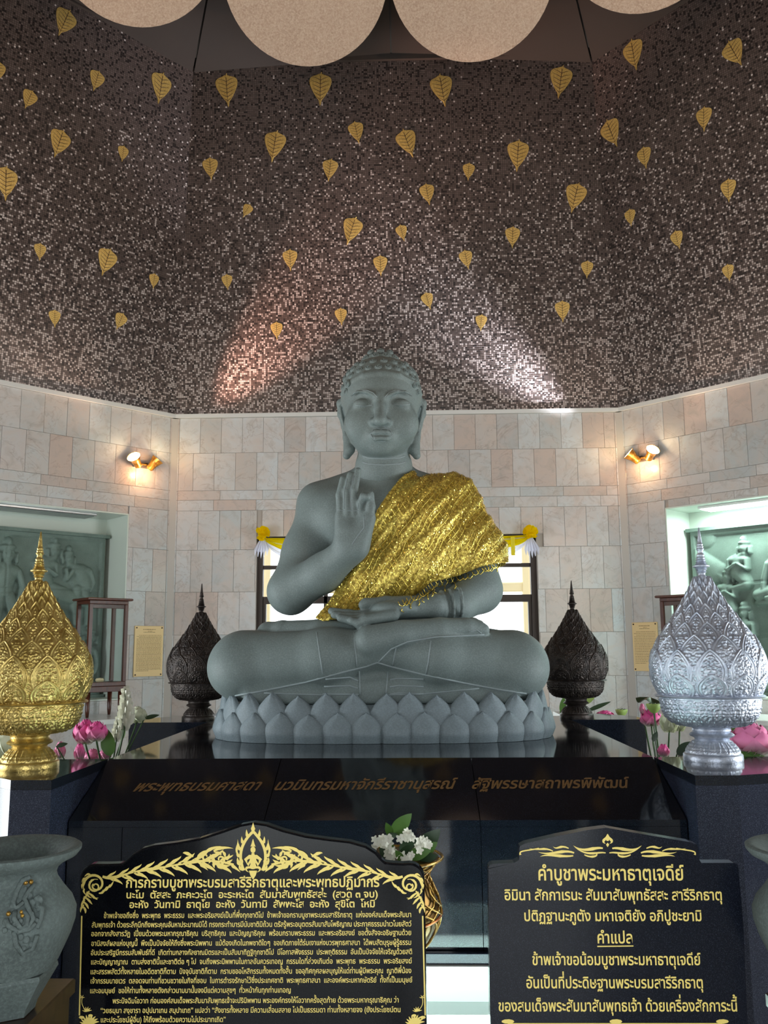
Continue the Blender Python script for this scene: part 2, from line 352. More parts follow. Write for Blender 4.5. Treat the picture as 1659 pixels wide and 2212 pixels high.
# ceiling: sixteen dark panels rising to the middle, with rounded plaster petals hung below
cl = empty('ceiling', (CX, CY, ZT), kind='structure')
for k in range(16):
    t0, t1 = math.radians(22.5*k), math.radians(22.5*(k+1)); g = .004
    def rr(t):
        q = (t+PI/8) % (PI/4)-PI/8; return RT/math.cos(q)
    zc = 8.3
    P = []
    for (t, r, s) in ((t0, rr(t0)+.05, g), (t1, rr(t1)+.05, -g), (t1, .35, -g), (t0, .35, g)):
        tt = t+s*2/r; z = ZT+(zc-ZT)*(1-r/RT)
        P.append((CX+r*math.sin(tt), CY+r*math.cos(tt), z))
    V = P+[(x, y, z+.05) for x, y, z in P]
    link('ceiling_panel', make_mesh('ceiling_panel', V, [(0, 1, 2, 3), (7, 6, 5, 4), (0, 4, 5, 1), (1, 5, 6, 2), (2, 6, 7, 3), (3, 7, 4, 0)], M['ceil']), cl)
tp = MB(); tp.lathe([(.02, zc-ZT+.14), (RT/.92+.1, .1), (RT/.92+.25, -.05), (RT/.92+.3, .2), (.02, zc-ZT+.3)], 16); tp.build('roof_shell', M['ceil'], cl, Matrix.Translation((CX, CY, ZT)))
PR = .668; pts = []
for i in range(33):
    a = -PI/2-PI/2*1.12+(PI*1.12)*i/32; pts.append((PR*math.cos(a), PR*math.sin(a)))
pts = pts+[(.16, 2.9), (-.16, 2.9)]
pm = MB(); pm.prism(pts, 0, .05); pm = pm.mesh('ceiling_petal', M['petal'])
for k in range(16):
    t = math.radians(22.5*k+11.25); oo = np.array([math.sin(t), math.cos(t), 0]); tilt = math.radians(40)
    uu = np.array([math.cos(t), -math.sin(t), 0]); up = -oo*math.cos(tilt)*1+np.array([0, 0, math.sin(tilt)]); up /= np.linalg.norm(up)
    c = np.array([CX, CY, 7.0 if k != 3 and k != 12 else 7.0])+oo*3.45
    up2 = -oo*math.cos(math.radians(38))+np.array([0, 0, math.sin(math.radians(38))])
    link('ceiling_petal', pm, cl, basis(c, uu, up2, np.cross(uu, up2)))
# ---- corner trims
for i, k in enumerate((.5, -.5)):
    x, y = facet(k, (RA-.005)/math.cos(PI/8)); t = MB(); t.prism([(-.03, -.02), (.03, -.02), (.0, .02)], 0, ZL-.03)
    o = t.build('trim_%d' % (i+1), M['trim'], None, Matrix.Translation((x, y, 0)) @ Matrix.Rotation(-math.radians(45*k), 4, 'Z')); tag(o, kind='structure')
# ---- window in the back wall
x0, x1, z0, z1 = OPEN[0][0]; WM = wmat(0)
fr = MB(); e = .055
def zz(py, Y=8.05): return float(atY(1150, py, Y)[2])
zA, zB = zz(1220), zz(1291)
for a, b, c, d in ((x0, x0+e, z0, z1), (x1-e, x1, z0, z1), (x0, x1, z1-e, z1), (x0, x1, z0, z0+e)): fr.box((a, c, -.10), (b, d, -.03), .004)
win = fr.build('window_1', M['frame'], None, WM); tag(win, kind='structure')
def wbar(nm, a, b, c, d, mat=M['frame'], dd=(-.10, -.045)):
    m = MB(); m.box((a, c, dd[0]), (b, d, dd[1]), .003); return m.build(nm, mat, win, WM)
wbar('transom', x0+e, x1-e, zA-.017, zA+.017); wbar('transom', x0+e, x1-e, zB-.036, zB+.030)
mx = [x0+e, -.77+.108, .0, .66, x1-e]
for xx in mx[1:-1]: wbar('mullion', xx-.018, xx+.018, z0+e, z1-e)
for xa, xb in ((x0+e, x0+e+.03), (x1-e-.03, x1-e)): wbar('lower_sash', xa, xb, z0+e, zB-.03)
for i in range(4):
    for (c, d) in ((z0+e, zB-.036), (zB+.03, zA-.017), (zA+.017, z1-e)):
        m = MB(); m.box((mx[i]+.018, c, -.078), (mx[i+1]-.018, d, -.074)); m.build('window_pane', M['glass'], win, WM)
# outside the window: cream pilasters and a beam of the porch, and the ground
pc = empty('porch_wall', (CX, 9.2, 0), 'cream porch posts and rail outside the window behind the statue', 'porch')
for px in (576, 1137):
    x = atY(px, 1250, 9.2)[0]; m = MB(); m.box((x-.045, 9.15, -.1), (x+.045, 9.25, 3.6), .01); m.build('post', M['plaster'], pc)
m = MB(); m.box((-2.2, 9.16, float(atY(1100, 1272, 9.2)[2])-.03), (2.2, 9.22, float(atY(1100, 1262, 9.2)[2])+.02), .01); m.build('rail', M['plaster'], pc)
m = MB(); m.box((-2.6, 10.4, -.1), (-1.72, 10.5, 3.8)); m.box((1.55, 10.4, -.1), (2.4, 10.5, 3.8)); m.build('far_wall', M['plaster'], pc)
gm = MB(); gm.prism([facet(k+.5, 60) for k in range(8)], -.3, -.13); tag(gm.build('ground', simple('pale_paving', (168, 168, 162), .8)), kind='structure')

# ---- yellow and white silk swag over the window with its rosettes
def swag(name, zt, drop, mat, yo, seed, par=None):
    n, mrow = 120, 14; V = []; Fs = []
    xa = -1.37+.108; xb = 1.18+.108-.0; xa, xb = atY(572, 1153, 7.95)[0]-CX, atY(1142, 1150, 7.95)[0]-CX
    for j in range(mrow+1):
        for i in range(n+1):
            s = i/n; u_ = xa+(xb-xa)*s; c = 4*s*(1-s); c = c**.55; v = j/mrow
            z = zt-.012*c-(drop*c)*v-.01*v+.005*math.sin(s*PI*18+seed)*v
            V.append((u_, z, yo+.018*math.sin(v*22+s*5+seed)*min(1, c*2.5+.1)+.012*math.sin(v*9-s*11)))
    for j in range(mrow):
        for i in range(n):
            a = j*(n+1)+i; Fs.append((a, a+1, a+n+2, a+n+1))
    me = make_mesh(name, V, Fs, mat, True); return link(name, me, par, wmat(0))
sw = empty('window_swag', (CX, 7.93, 2.6), 'yellow and white silk swag draped over the window behind the statue', 'curtain')
swag('white_drape', 2.585, .30, M['white'], .05, 1.3, sw); swag('yellow_drape', 2.60, .20, M['yellow'], .075, .2, sw)
for i in range(4):
    u_ = [-.93, -.35, .38, .93][i]+.108+.02; m = MB(); m.box((u_-.018, 2.41, .10), (u_+.018, 2.58, .104)); m.build('embroidered_band', M['emb'], sw, wmat(0))
for px, py, w in ((567, 1152, 'left'), (1146, 1150, 'right')):
    p = atY(px, py, 7.9); pass
    m = MB(); R2 = random.Random(px)
    for i in range(34):
        a = R2.uniform(0, 2*PI); b = math.acos(R2.uniform(-.2, 1)); d = np.array([math.sin(b)*math.cos(a), -math.cos(b), math.sin(b)*math.sin(a)]); c = d*.05
        t1 = np.cross(d, (0, .3, 1)); t1 /= np.linalg.norm(t1); t2 = np.cross(d, t1); rows = []
        for q in range(9):
            an = PI*q/8; rows.append(c+t1*.026*math.cos(an)*1.1+d*.022*math.sin(an*1)+t2*.008*math.sin(an*3))
            rows.append(c+t1*.012*math.cos(an)-d*.01+t2*.01)
        m.add(rows, [(2*q, 2*q+1, 2*q+3, 2*q+2) for q in range(8)])
    m.ball((0, 0.01, 0), .045); ro = m.build('rosette', M['yellow'], sw, Matrix.Translation(p), smooth=True)
    m = MB(); V = []
    for i in range(25):
        s = i/24; a = -1+2*s; V += [(a*.018+p[0], p[1]+.02, p[2]-.04), (p[0]+a*.075+(.012 if w == 'right' else -.012), p[1]+.02+.02*math.sin(i*1.4), p[2]-.2+.035*math.sin(i*1.4+.6)+abs(a)*.03)]
    m.add(V, [(2*i, 2*i+1, 2*i+3, 2*i+2) for i in range(24)]); m.build('white_tail', M['white'], ro, smooth=True)

# ---- stone relief panels in the lit niches
def relief(k, x0, x1, z0, z1, seed, figs):
    W0, H0 = x1-x0, z1-z0; st = .008; nx, nz = int(W0/st), int(H0/st)
    X, Z = np.meshgrid(np.linspace(0, W0, nx+1), np.linspace(0, H0, nz+1)); Hh = np.zeros_like(X)
    def blob(cx, cz, rx, rz, amp, rot=0, p=2.):
        nonlocal Hh
        c, s_ = math.cos(rot), math.sin(rot); dx, dz = X-cx, Z-cz; a = (dx*c+dz*s_)/rx; b = (-dx*s_+dz*c)/rz
        q = 1-np.abs(a)**p-np.abs(b)**p; Hh = np.maximum(Hh, amp*np.sqrt(np.clip(q, 0, 1)))
    def limb(ax, az, bx, bz, r0, r1, amp):
        nonlocal Hh
        dx, dz = bx-ax, bz-az; L = dx*dx+dz*dz+1e-9; t = np.clip(((X-ax)*dx+(Z-az)*dz)/L, 0, 1); r = r0+(r1-r0)*t
        d = np.hypot(X-ax-t*dx, Z-az-t*dz)/r; Hh = np.maximum(Hh, amp*np.sqrt(np.clip(1-d*d, 0, 1)))
    def carve(cx, cz, rx, rz, dep):
        nonlocal Hh
        q = 1-((X-cx)/rx)**2-((Z-cz)/rz)**2; Hh = Hh-dep*np.sqrt(np.clip(q, 0, 1))
    def figure(cx, cz, s, pose='stand', lean=0., amp=.075, f=1):
        # head with crown, torso, arms and legs; s is the head height
        hx, hz = cx+lean*s*2.2, cz
        def fat(a, b, c, d, r0, r1, am): limb(a, b, c, d, r0*1.3, r1*1.3, am)
        blob(hx, hz, .42*s, .52*s, amp); blob(hx, hz+.42*s, .46*s, .22*s, amp*1.05); blob(hx, hz+.72*s, .24*s, .34*s, amp*.95)
        fat(hx-.52*s, hz+.05*s, hx-.5*s, hz-.42*s, .09*s, .12*s, amp*.7); fat(hx+.52*s, hz+.05*s, hx+.5*s, hz-.42*s, .09*s, .12*s, amp*.7)
        for sx in (-1, 1): carve(hx+sx*.17*s, hz+.08*s, .12*s, .05*s, .009)
        fat(hx, hz+.05*s, hx, hz-.12*s, .045*s, .09*s, amp+.008); carve(hx, hz-.27*s, .16*s, .035*s, .008)
        fat(hx, hz-.5*s, cx, hz-.8*s, .2*s, .25*s, amp*.8)
        fat(cx-.5*s, hz-1.*s, cx+.5*s, hz-1.*s, .33*s, .33*s, amp*.95); fat(cx, hz-1.1*s, cx-lean*s, hz-2.2*s, .55*s, .42*s, amp)
        if pose == 'sit':
            fat(cx-.75*s, hz-1.*s, cx-1.05*s, hz-1.9*s, .2*s, .17*s, amp); fat(cx-1.05*s, hz-1.9*s, cx-1.15*s, hz-2.7*s, .17*s, .14*s, amp)
            fat(cx+.75*s, hz-1.*s, cx+1.05*s, hz-1.8*s, .2*s, .17*s, amp); fat(cx+1.05*s, hz-1.8*s, cx+.3*s, hz-2.3*s, .17*s, .13*s, amp*1.15)
            fat(cx-.3*s, hz-2.6*s, cx-1.5*s, hz-2.9*s, .36*s, .3*s, amp*1.1); fat(cx+.2*s, hz-2.6*s, cx+1.5*s, hz-2.6*s, .36*s, .3*s, amp*1.1)
            fat(cx+1.4*s, hz-2.7*s, cx-.9*s, hz-3.1*s, .27*s, .17*s, amp*1.2); blob(cx, hz-3.35*s, 1.9*s, .2*s, amp*.7, 0, 4.)
        elif pose == 'pray':
            for sx in (-1, 1): fat(cx+sx*.75*s, hz-1.*s, cx+sx*.8*s, hz-1.8*s, .18*s, .15*s, amp); fat(cx+sx*.8*s, hz-1.8*s, cx+.1*sx*s, hz-1.35*s, .15*s, .12*s, amp*1.25)
            fat(cx, hz-2.2*s, cx+f*.6*s, hz-3.1*s, .5*s, .4*s, amp); fat(cx+f*.6*s, hz-3.2*s, cx-f*.8*s, hz-3.5*s, .3*s, .2*s, amp)
        else:
            fat(cx-.75*s, hz-1.*s, cx-1.2*s, hz-1.7*s, .19*s, .16*s, amp); fat(cx-1.2*s, hz-1.7*s, cx-f*1.0*s-.3*s, hz-.9*s, .16*s, .13*s, amp)
            fat(cx+.75*s, hz-1.*s, cx+1.05*s, hz-1.9*s, .19*s, .16*s, amp); fat(cx+1.05*s, hz-1.9*s, cx+.8*s, hz-2.6*s, .16*s, .12*s, amp)
            blob(cx-lean*s, hz-2.35*s, .6*s, .3*s, amp*1.1); fat(cx-.25*s, hz-2.5*s, cx-.45*s, hz-4.*s, .34*s, .24*s, amp); fat(cx-.45*s, hz-4.*s, cx-.4*s, hz-5.3*s, .24*s, .15*s, amp)
            fat(cx+.25*s, hz-2.5*s, cx+.75*s, hz-3.8*s, .34*s, .24*s, amp); fat(cx+.75*s, hz-3.8*s, cx+.55*s, hz-5.3*s, .24*s, .15*s, amp)
    def pot(cx, cz, s):
        blob(cx, cz+.5*s, .62*s, .18*s, .06, 0, 3.); blob(cx, cz, .5*s, .5*s, .075); blob(cx, cz-.55*s, .22*s, .2*s, .05); blob(cx, cz-.75*s, .42*s, .12*s, .06, 0, 3.)
    for fg in figs:
        kind, args = fg[0], fg[1:]
        {'f': figure, 'p': pot, 'b': blob, 'l': limb}[kind](*args)
    R3 = np.random.RandomState(seed)
    for i in range(16): blob(R3.uniform(0, W0), R3.uniform(0, H0), R3.uniform(.04, .14), R3.uniform(.04, .1), R3.uniform(.012, .03), R3.uniform(0, 3))
    for (gx, gz) in ((None, H0*.66), (None, H0*.33), (W0*.36, None), (W0*.72, None)):
        g = np.abs((Z-gz) if gx is None else (X-gx)); Hh = Hh-.012*np.exp(-(g/.006)**2)
    fr_ = np.minimum(np.minimum(X, W0-X), np.minimum(Z, H0-Z)); Hh = np.where(fr_ < .035, .03, Hh)
    V = np.stack([X+x0, Z+z0, Hh], -1).reshape(-1, 3); i = np.arange(nz)[:, None]*(nx+1)+np.arange(nx)[None]; i = i.ravel()
    me = make_mesh('carved_panel', V, np.stack([i, i+1, i+nx+2, i+nx+1], 1), M['relief'], True)
    return me
NICHE = {}
for k, side in ((1, 'right'), (7, 'left')):
    x0, x1, z0, z1 = OPEN[k][0]; D = .40; wl = WALLS[k]; WMk = wmat(k)
    m = MB()
    m.box((x0-.05, z0-.05, -D-.08), (x1+.05, z1+.05, -D)); m.box((x0+.0005, z0, -D), (x0+.012, z1, .011)); m.box((x1-.012, z0, -D), (x1-.0005, z1, .011))
    m.box((x0+.0005, z1-.012, -D), (x1-.0005, z1-.0005, .011)); m.box((x0+.0005, z0+.0005, -D), (x1-.0005, z0+.012, .011)); m.build('niche_lining', simple('niche_white', (206, 216, 206), .35), wl, WMk)
    pa, pb, pz0, pz1 = x0+.06, x1-.06, 1.20, 2.60
    if side == 'right': figs = [('f', .78, 1.20, .135, 'sit'), ('f', .42, 1.22, .1, 'pray', .25), ('f', .30, .98, .095, 'pray', .1), ('l', .02, 1.2, .22, 1.02, .07, .1, .05), ('l', .22, 1.02, .3, .95, .05, .03, .05), ('f', .44, .66, .1, 'pray'), ('p', .78, .72, .13), ('p', .76, .50, .13), ('f', 1.15, 1.28, .11, 'pray', -.2), ('f', 1.1, .62, .1, 'stand'), ('f', .62, .30, .1, 'stand', .3), ('f', .2, .5, .1, 'stand', -.2), ('f', 1.5, 1.1, .12, 'stand'), ('f', 1.9, 1.2, .12, 'sit'), ('f', 1.55, .5, .1, 'pray'), ('f', 2.1, .6, .11, 'stand')]
    else: figs = [('f', 2.62, 1.26, .12, 'pray', .3, .05, -1), ('f', 2.95, 1.2, .11, 'stand', -.5, .05), ('l', 2.7, .9, 3.05, .8, .08, .05, .05), ('f', 2.28, 1.2, .145, 'stand', .05, .07), ('f', 1.86, 1.2, .14, 'stand', -.1, .07), ('l', 2.05, .98, 1.7, .9, .06, .03, .09), ('f', 2.75, .62, .13, 'pray'), ('f', 2.3, .45, .13, 'sit'), ('f', 1.8, .42, .13, 'pray'), ('f', 3.0, .5, .12, 'stand', .2), ('f', .9, 1.2, .14, 'sit'), ('f', .4, 1.2, .14, 'stand'), ('f', .6, .5, .14, 'pray'), ('f', 1.35, 1.2, .13, 'stand')]
    WW = pb-pa; figs = [fg for fg in figs]
    rp = empty('relief_panel', (WMk @ Vector((pa, pz0, -D))), 'grey-green stone relief of %s wall niche' % ('a crowned seated figure in the lit right' if side == 'right' else 'striding figures in the dim left'), 'relief')
    me = relief(k, pa, pb, pz0, pz1, 3+k, figs); link('carved_panel', me, rp, WMk @ Matrix.Translation((0, 0, -D+.06)))
    m = MB(); m.box((pa, pz0, -D+.001), (pb, pz1, -D+.058)); m.build('backing', M['relief'], rp, WMk)
    for a, b in ((pz1+.0005, pz1+.03), (pz0-.03, pz0-.0005)): m = MB(); m.box((pa-.03, a, -D+.001), (pb+.03, b, -D+.12)); m.build('border', M['relief'], rp, WMk)
    # recessed ceiling light of the niche
    la, lb = (x0+.28, x1-.2) if side == 'right' else (x0+.2, x1-.28)
    lf = empty('niche_light', WMk @ Vector(((la+lb)/2, z1, -.2)), 'long fluorescent light in the ceiling of the %s niche, %s' % (side, 'glowing white' if side == 'right' else 'switched off'), 'lamp', 'niche ceiling lights')
    m = MB(); m.box((la-.02, z1-.034, -.30), (lb+.02, z1-.0125, -.08), .004); m.build('housing', M['chrome'] if side == 'left' else M['white_marble'], lf, WMk)
    m = MB(); m.box((la, z1-.040, -.285), (lb, z1-.035, -.095)); m.build('diffuser', M['tube'] if side == 'right' else simple('unlit_diffuser', (96, 112, 110), .3), lf, WMk)
    if side == 'right':
        p = WMk @ Vector(((la+lb)/2, z1-.05, -.19)); l = bpy.data.lights.new('niche_tube', 'AREA'); l.shape = 'RECTANGLE'; l.size = lb-la; l.size_y = .18; l.energy = 34; l.color = (.82, 1, .92)
        lo = bpy.data.objects.new('niche_tube', l); SC.collection.objects.link(lo); lo.matrix_world = Matrix.Translation(p) @ Matrix.Rotation(-math.radians(45), 4, 'Z')

# ---- twin spot lamps on the walls
def spot(k, xw, z, label, grp, energies, vis=True):
    WMk = wmat(k); base = WMk @ Vector((xw, z, .0)); t = empty('wall_spotlight', base, label, 'lamp', grp)
    m = MB(); m.box((xw-.07, z-.03, .0125), (xw+.07, z+.03, .035), .005); m.build('wall_plate', M['chrome'], t, WMk)
    m = MB(); m.tube([(xw-.09, z, .055), (xw+.09, z, .055)], .008); m.tube([(xw, z, .03), (xw, z, .055)], .01); m.build('cross_bar', M['brass'], t, WMk)
    for i, (dx, aim) in enumerate(((-.09, energies[0]), (.09, energies[1]))):
        tgt, pw, col, size = aim; c = WMk @ Vector((xw+dx, z+.012, .10)); d = (Vector(tgt)-c).normalized()
        Mx = Matrix.Translation(c) @ d.to_track_quat('Z', 'Y').to_matrix().to_4x4()
        m = MB(); m.lathe([(.026, -.07), (.034, -.06), (.038, -.01), (.058, .05), (.063, .055), (.060, .055), (.054, .045)], 24); h = m.build('lamp_head', M['brass'], t, Mx); sg(h)
        m = MB(); m.lathe([(.001, .052), (.056, .052), (.056, .046), (.001, .046)], 24); m.build('bulb_face', M['lamp'], t, Mx)
        m = MB(); m.tube([WMk @ Vector((xw+dx, z, .055)), c-d*.04], .007); m.build('knuckle', M['brass'], t)
        l = bpy.data.lights.new('spot', 'SPOT'); l.energy = pw; l.color = col; l.spot_size = math.radians(size); l.spot_blend = .9; l.shadow_soft_size = .04
        lo = bpy.data.objects.new('spot', l); SC.collection.objects.link(lo); lo.location = c+d*.062; lo.rotation_euler = d.to_track_quat('-Z', 'Y').to_euler()
    l = bpy.data.lights.new('lamp_spill', 'POINT'); l.energy = 2.2; l.color = (1, .52, .24); l.shadow_soft_size = .03
    lo = bpy.data.objects.new('lamp_spill', l); SC.collection.objects.link(lo); lo.location = WMk @ Vector((xw+.0, z-.08, .14))
WARM = (1, .62, .40); PINK = (1, .55, .42); COOL = (.95, .92, 1.)
SPL = AH-.35; SPR = -AH+.27
mos = lambda px, py: tuple(onplane(px, py, (CX, CY+RA-.2, ZL+1.2), (0, 1, .166)))
spot(7, SPL, 3.262, 'twin brass spot lamp on the back left marble wall', 'lit wall spot lamps', ((( -3.2, 3.4, 6.2), 60, WARM, 100), (mos(690, 610), 420, PINK, 33)))
spot(1, SPR, 3.275, 'twin brass spot lamp on the back right marble wall', 'lit wall spot lamps', ((mos(880, 600), 400, COOL, 31), ((3.0, 3.4, 6.2), 55, WARM, 100)))
for k, x in ((2, 0), (6, 0), (3, .6), (5, -.6)):
    u, ou = frame(k); l = bpy.data.lights.new('spot', 'SPOT'); l.energy = 100; l.color = WARM; l.spot_size = math.radians(110); l.spot_blend = .9; l.shadow_soft_size = .06
    lo = bpy.data.objects.new('spot', l); SC.collection.objects.link(lo); p = np.array([CX, CY, 3.3])+ou*(RA-.15)+u*x; lo.location = p; lo.rotation_euler = (Vector((CX, CY+1.5, 7.2))-Vector(p)).to_track_quat('-Z', 'Y').to_euler()

# ---- gilded bodhi leaves on the mosaic
def leaf_half(t):      # half width of a bodhi leaf; t from the stalk (0) to the drip tip (1)
    if t > .80: return .5*.13*((1-t)/.2)**.8+.004
    s = t/.8; return .5*(math.sin(PI*min(1, s**.50))**.72*(1-.10*s)+.13*s*s)
def leaf_meshes():
    L = 1.; n = 28; V = []; R = []
    for i in range(n+1):
        t = i/n; w = leaf_half(t) if i else .07; y = .5-t
        if t < .06: y += .0
        for s in (-1, -.5, 0, .5, 1):
            lobe = .055*math.exp(-((abs(s)-.5)/.35)**2)*max(0, 1-t/.16)
            V.append((s*w*.74, y+lobe, .022-.014*abs(s)))
    top = len(V)
    for i in range(n+1):
        for s in (-1, -.5, 0, .5, 1):
            v = V[i*5+int((s+1)*2)]; R.append((v[0], v[1], 0.))
    F1 = [(i*5+j, (i+1)*5+j, (i+1)*5+j+1, i*5+j+1) for i in range(n) for j in range(4)]
    F2 = [(i*5+j, (i+1)*5+j, top+(i+1)*5+j, top+i*5+j)[::sgn] for i in range(n) for j, sgn in ((0, -1), (4, 1))]
    F2 += [(j, j+1, top+j+1, top+j) for j in range(4)]+[(n*5+j, top+n*5+j, top+n*5+j+1, n*5+j+1) for j in range(4)]
    blade = MB(); blade.add(V+R, F1+F2); blade.tube([(0, .5, .01), (.012, .56, .012), (.03, .60, .012)], [.018, .014, .016], 6)
    vn = MB(); vn.tube([(0, .47, .024), (0, 0, .024), (0, -.4, .022)], [.012, .010, .004], 5, flat=.5, up=(0, 0, 1))
    for i in range(6):
        y = .36-i*.125; t = .5-y
        for s in (-1, 1):
            w = leaf_half(min(.78, t-.12 if t > .2 else .1))*.74*.80
            vn.tube([(0, y-.03, .024), (s*w*.5, y+.045-.01*i*.5, .02), (s*w*.98, y+.085, .013)], [.009, .008, .004], 4, flat=.5, up=(0, 0, 1))
    return blade.mesh('blade', M['leaf']), vn.mesh('veins', M['vein'])
bl, ve = leaf_meshes(); sg(bl, 50)
LEAVES = [   # px, py, height px, tilt (deg, drip tip to the right is +), panel, label
 (491, 199, 66, 4, 0, 'large dull gold bodhi leaf at the left end of the back wall top row'), (692, 196, 66, -2, 0, 'large upright gold bodhi leaf second from left in the back wall top row'),
 (956, 199, 66, 10, 0, 'large gold bodhi leaf third from left in the back wall top row'), (1210, 181, 66, -8, 0, 'large gold bodhi leaf near the top right corner of the back mosaic wall'),
 (592, 320, 64, -10, 0, 'large gold bodhi leaf below the two left leaves of the back wall top row'), (771, 289, 46, 12, 0, 'small gold bodhi leaf high on the back mosaic wall, just left of the centre line'),
 (882, 313, 60, 20, 0, 'large tilted gold bodhi leaf high on the back mosaic wall, near its centre line'), (1118, 340, 64, -4, 0, 'large gold bodhi leaf under the top right leaf of the back wall'),
 (455, 367, 46, 4, 0, 'gold bodhi leaf closest to the left edge of the back mosaic wall'), (712, 370, 46, -8, 0, 'medium gold bodhi leaf left of centre under the small high leaf, back wall'),
 (1012, 373, 36, -4, 0, 'very small dim bodhi leaf left of the large upper right leaf, back wall'), (924, 422, 44, 10, 0, 'medium gold bodhi leaf above the right of the statue head, below the tilted central leaf'),
 (1241, 431, 62, -14, 0, 'large gold bodhi leaf near the right edge of the back mosaic wall at mid height'), (532, 457, 30, -30, 0, 'very small dim tilted bodhi leaf in the left part of the back mosaic wall'),
 (758, 502, 58, -18, 0, 'largest bright bodhi leaf above the statue, tilted with its tip to the left'), (869, 505, 34, 14, 0, 'very small dull bodhi leaf beside the large bright leaf above the statue'),
 (1107, 515, 44, -2, 0, 'medium gold bodhi leaf right of the statue at mid height of the back mosaic wall'), (491, 611, 32, 4, 0, 'very small dim bodhi leaf low in the left part of the back mosaic wall'),
 (627, 564, 44, 2, 0, 'medium dull bodhi leaf left of the lamp glow above the statue shoulder'), (822, 576, 42, 2, 0, 'medium bright bodhi leaf on the centre line above the statue head'),
 (1008, 563, 40, 12, 0, 'medium bright bodhi leaf between the two right hand leaves above the statue head'), (1268, 584, 36, -2, 0, 'small shiny bodhi leaf close to the right corner of the back mosaic wall'),
 (598, 716, 36, 2, 0, 'small gold bodhi leaf lowest on the left of the statue on the back mosaic wall'), (737, 686, 36, 4, 0, 'small bright bodhi leaf just up and left of the statue head'),
 (925, 652, 36, 16, 0, 'small pale shining bodhi leaf just up and right of the statue head'), (1039, 699, 34, -4, 0, 'small bodhi leaf lowest on the right of the statue on the back mosaic wall'),
 (1215, 675, 44, 2, 0, 'medium gold bodhi leaf lowest at the right end of the back mosaic wall'),
 (137, 52, 64, -14, 7, 'large dark gold bodhi leaf at the very top of the left mosaic wall'), (207, 177, 46, -8, 7, 'small shiny bodhi leaf in the upper middle of the left mosaic wall'),
 (346, 194, 66, -2, 7, 'large bronze coloured bodhi leaf at the upper right of the left mosaic wall'), (61, 217, 44, -14, 7, 'dim brown bodhi leaf in the upper left of the left mosaic wall'),
 (-8, 158, 50, 0, 7, 'gold bodhi leaf cut by the left edge of the photo near the top'), (126, 313, 62, -10, 7, 'large gold bodhi leaf in the middle of the left mosaic wall'),
 (265, 334, 34, 0, 7, 'very small dim brown bodhi leaf in the right half of the left mosaic wall'), (12, 400, 70, 6, 7, 'large gold bodhi leaf at the left edge of the photo at mid height'),
 (86, 546, 36, 4, 7, 'small bright yellow bodhi leaf in the lower left of the left mosaic wall'), (228, 569, 60, -10, 7, 'large bright bodhi leaf in the lower middle of the left mosaic wall'),
 (332, 609, 32, 2, 7, 'small bodhi leaf nearest to the right corner of the left mosaic wall'), (118, 690, 36, 8, 7, 'small bodhi leaf lowest on the left mosaic wall'),
 (258, 696, 38, -16, 7, 'medium tilted bodhi leaf low at the right of the left mosaic wall'),
 (1370, 122, 66, 2, 1, 'large bodhi leaf at the upper left of the right mosaic wall'), (1589, 118, 64, 18, 1, 'large dark bodhi leaf at the top right of the right mosaic wall'),
 (1521, 260, 50, -8, 1, 'medium bodhi leaf in the upper middle of the right mosaic wall'), (1323, 291, 64, 14, 1, 'large copper coloured bodhi leaf beside the left corner of the right mosaic wall'),
 (1393, 343, 46, 0, 1, 'medium bodhi leaf right of the copper coloured leaf on the right mosaic wall'), (1574, 414, 48, -6, 1, 'medium bodhi leaf at the right side of the right mosaic wall at mid height'),
 (1362, 472, 36, -2, 1, 'small bodhi leaf in the lower left of the right mosaic wall'), (1464, 520, 40, 6, 1, 'small dull bodhi leaf in the middle of the right mosaic wall near the bottom'),
 (1574, 591, 36, 0, 1, 'small bodhi leaf lowest on the right mosaic wall')]
for (px, py, hp, tl, k, lab) in LEAVES:
    u, ou = frame(k); up = np.array([0, 0, ZT-ZL])-ou*(RA-RT); up /= np.linalg.norm(up); nn = np.cross(u, up); p0 = np.array([CX, CY, ZL])+ou*RA
    p = onplane(px, py, p0, nn); pa = onplane(px, py-hp/2, p0, nn); pb = onplane(px, py+hp/2, p0, nn); Lh = np.linalg.norm(pa-pb)*1.0
    a = math.radians(tl); u2 = u*math.cos(a)+up*math.sin(a); v2 = np.cross(nn, u2)
    lf = empty('bodhi_leaf', p, lab, 'leaf', 'gilded leaves on the mosaic')
    Mx = basis(p+nn*.002, u2*Lh, v2*Lh, nn*Lh); link('blade', bl, lf, Mx); link('veins', ve, lf, Mx)
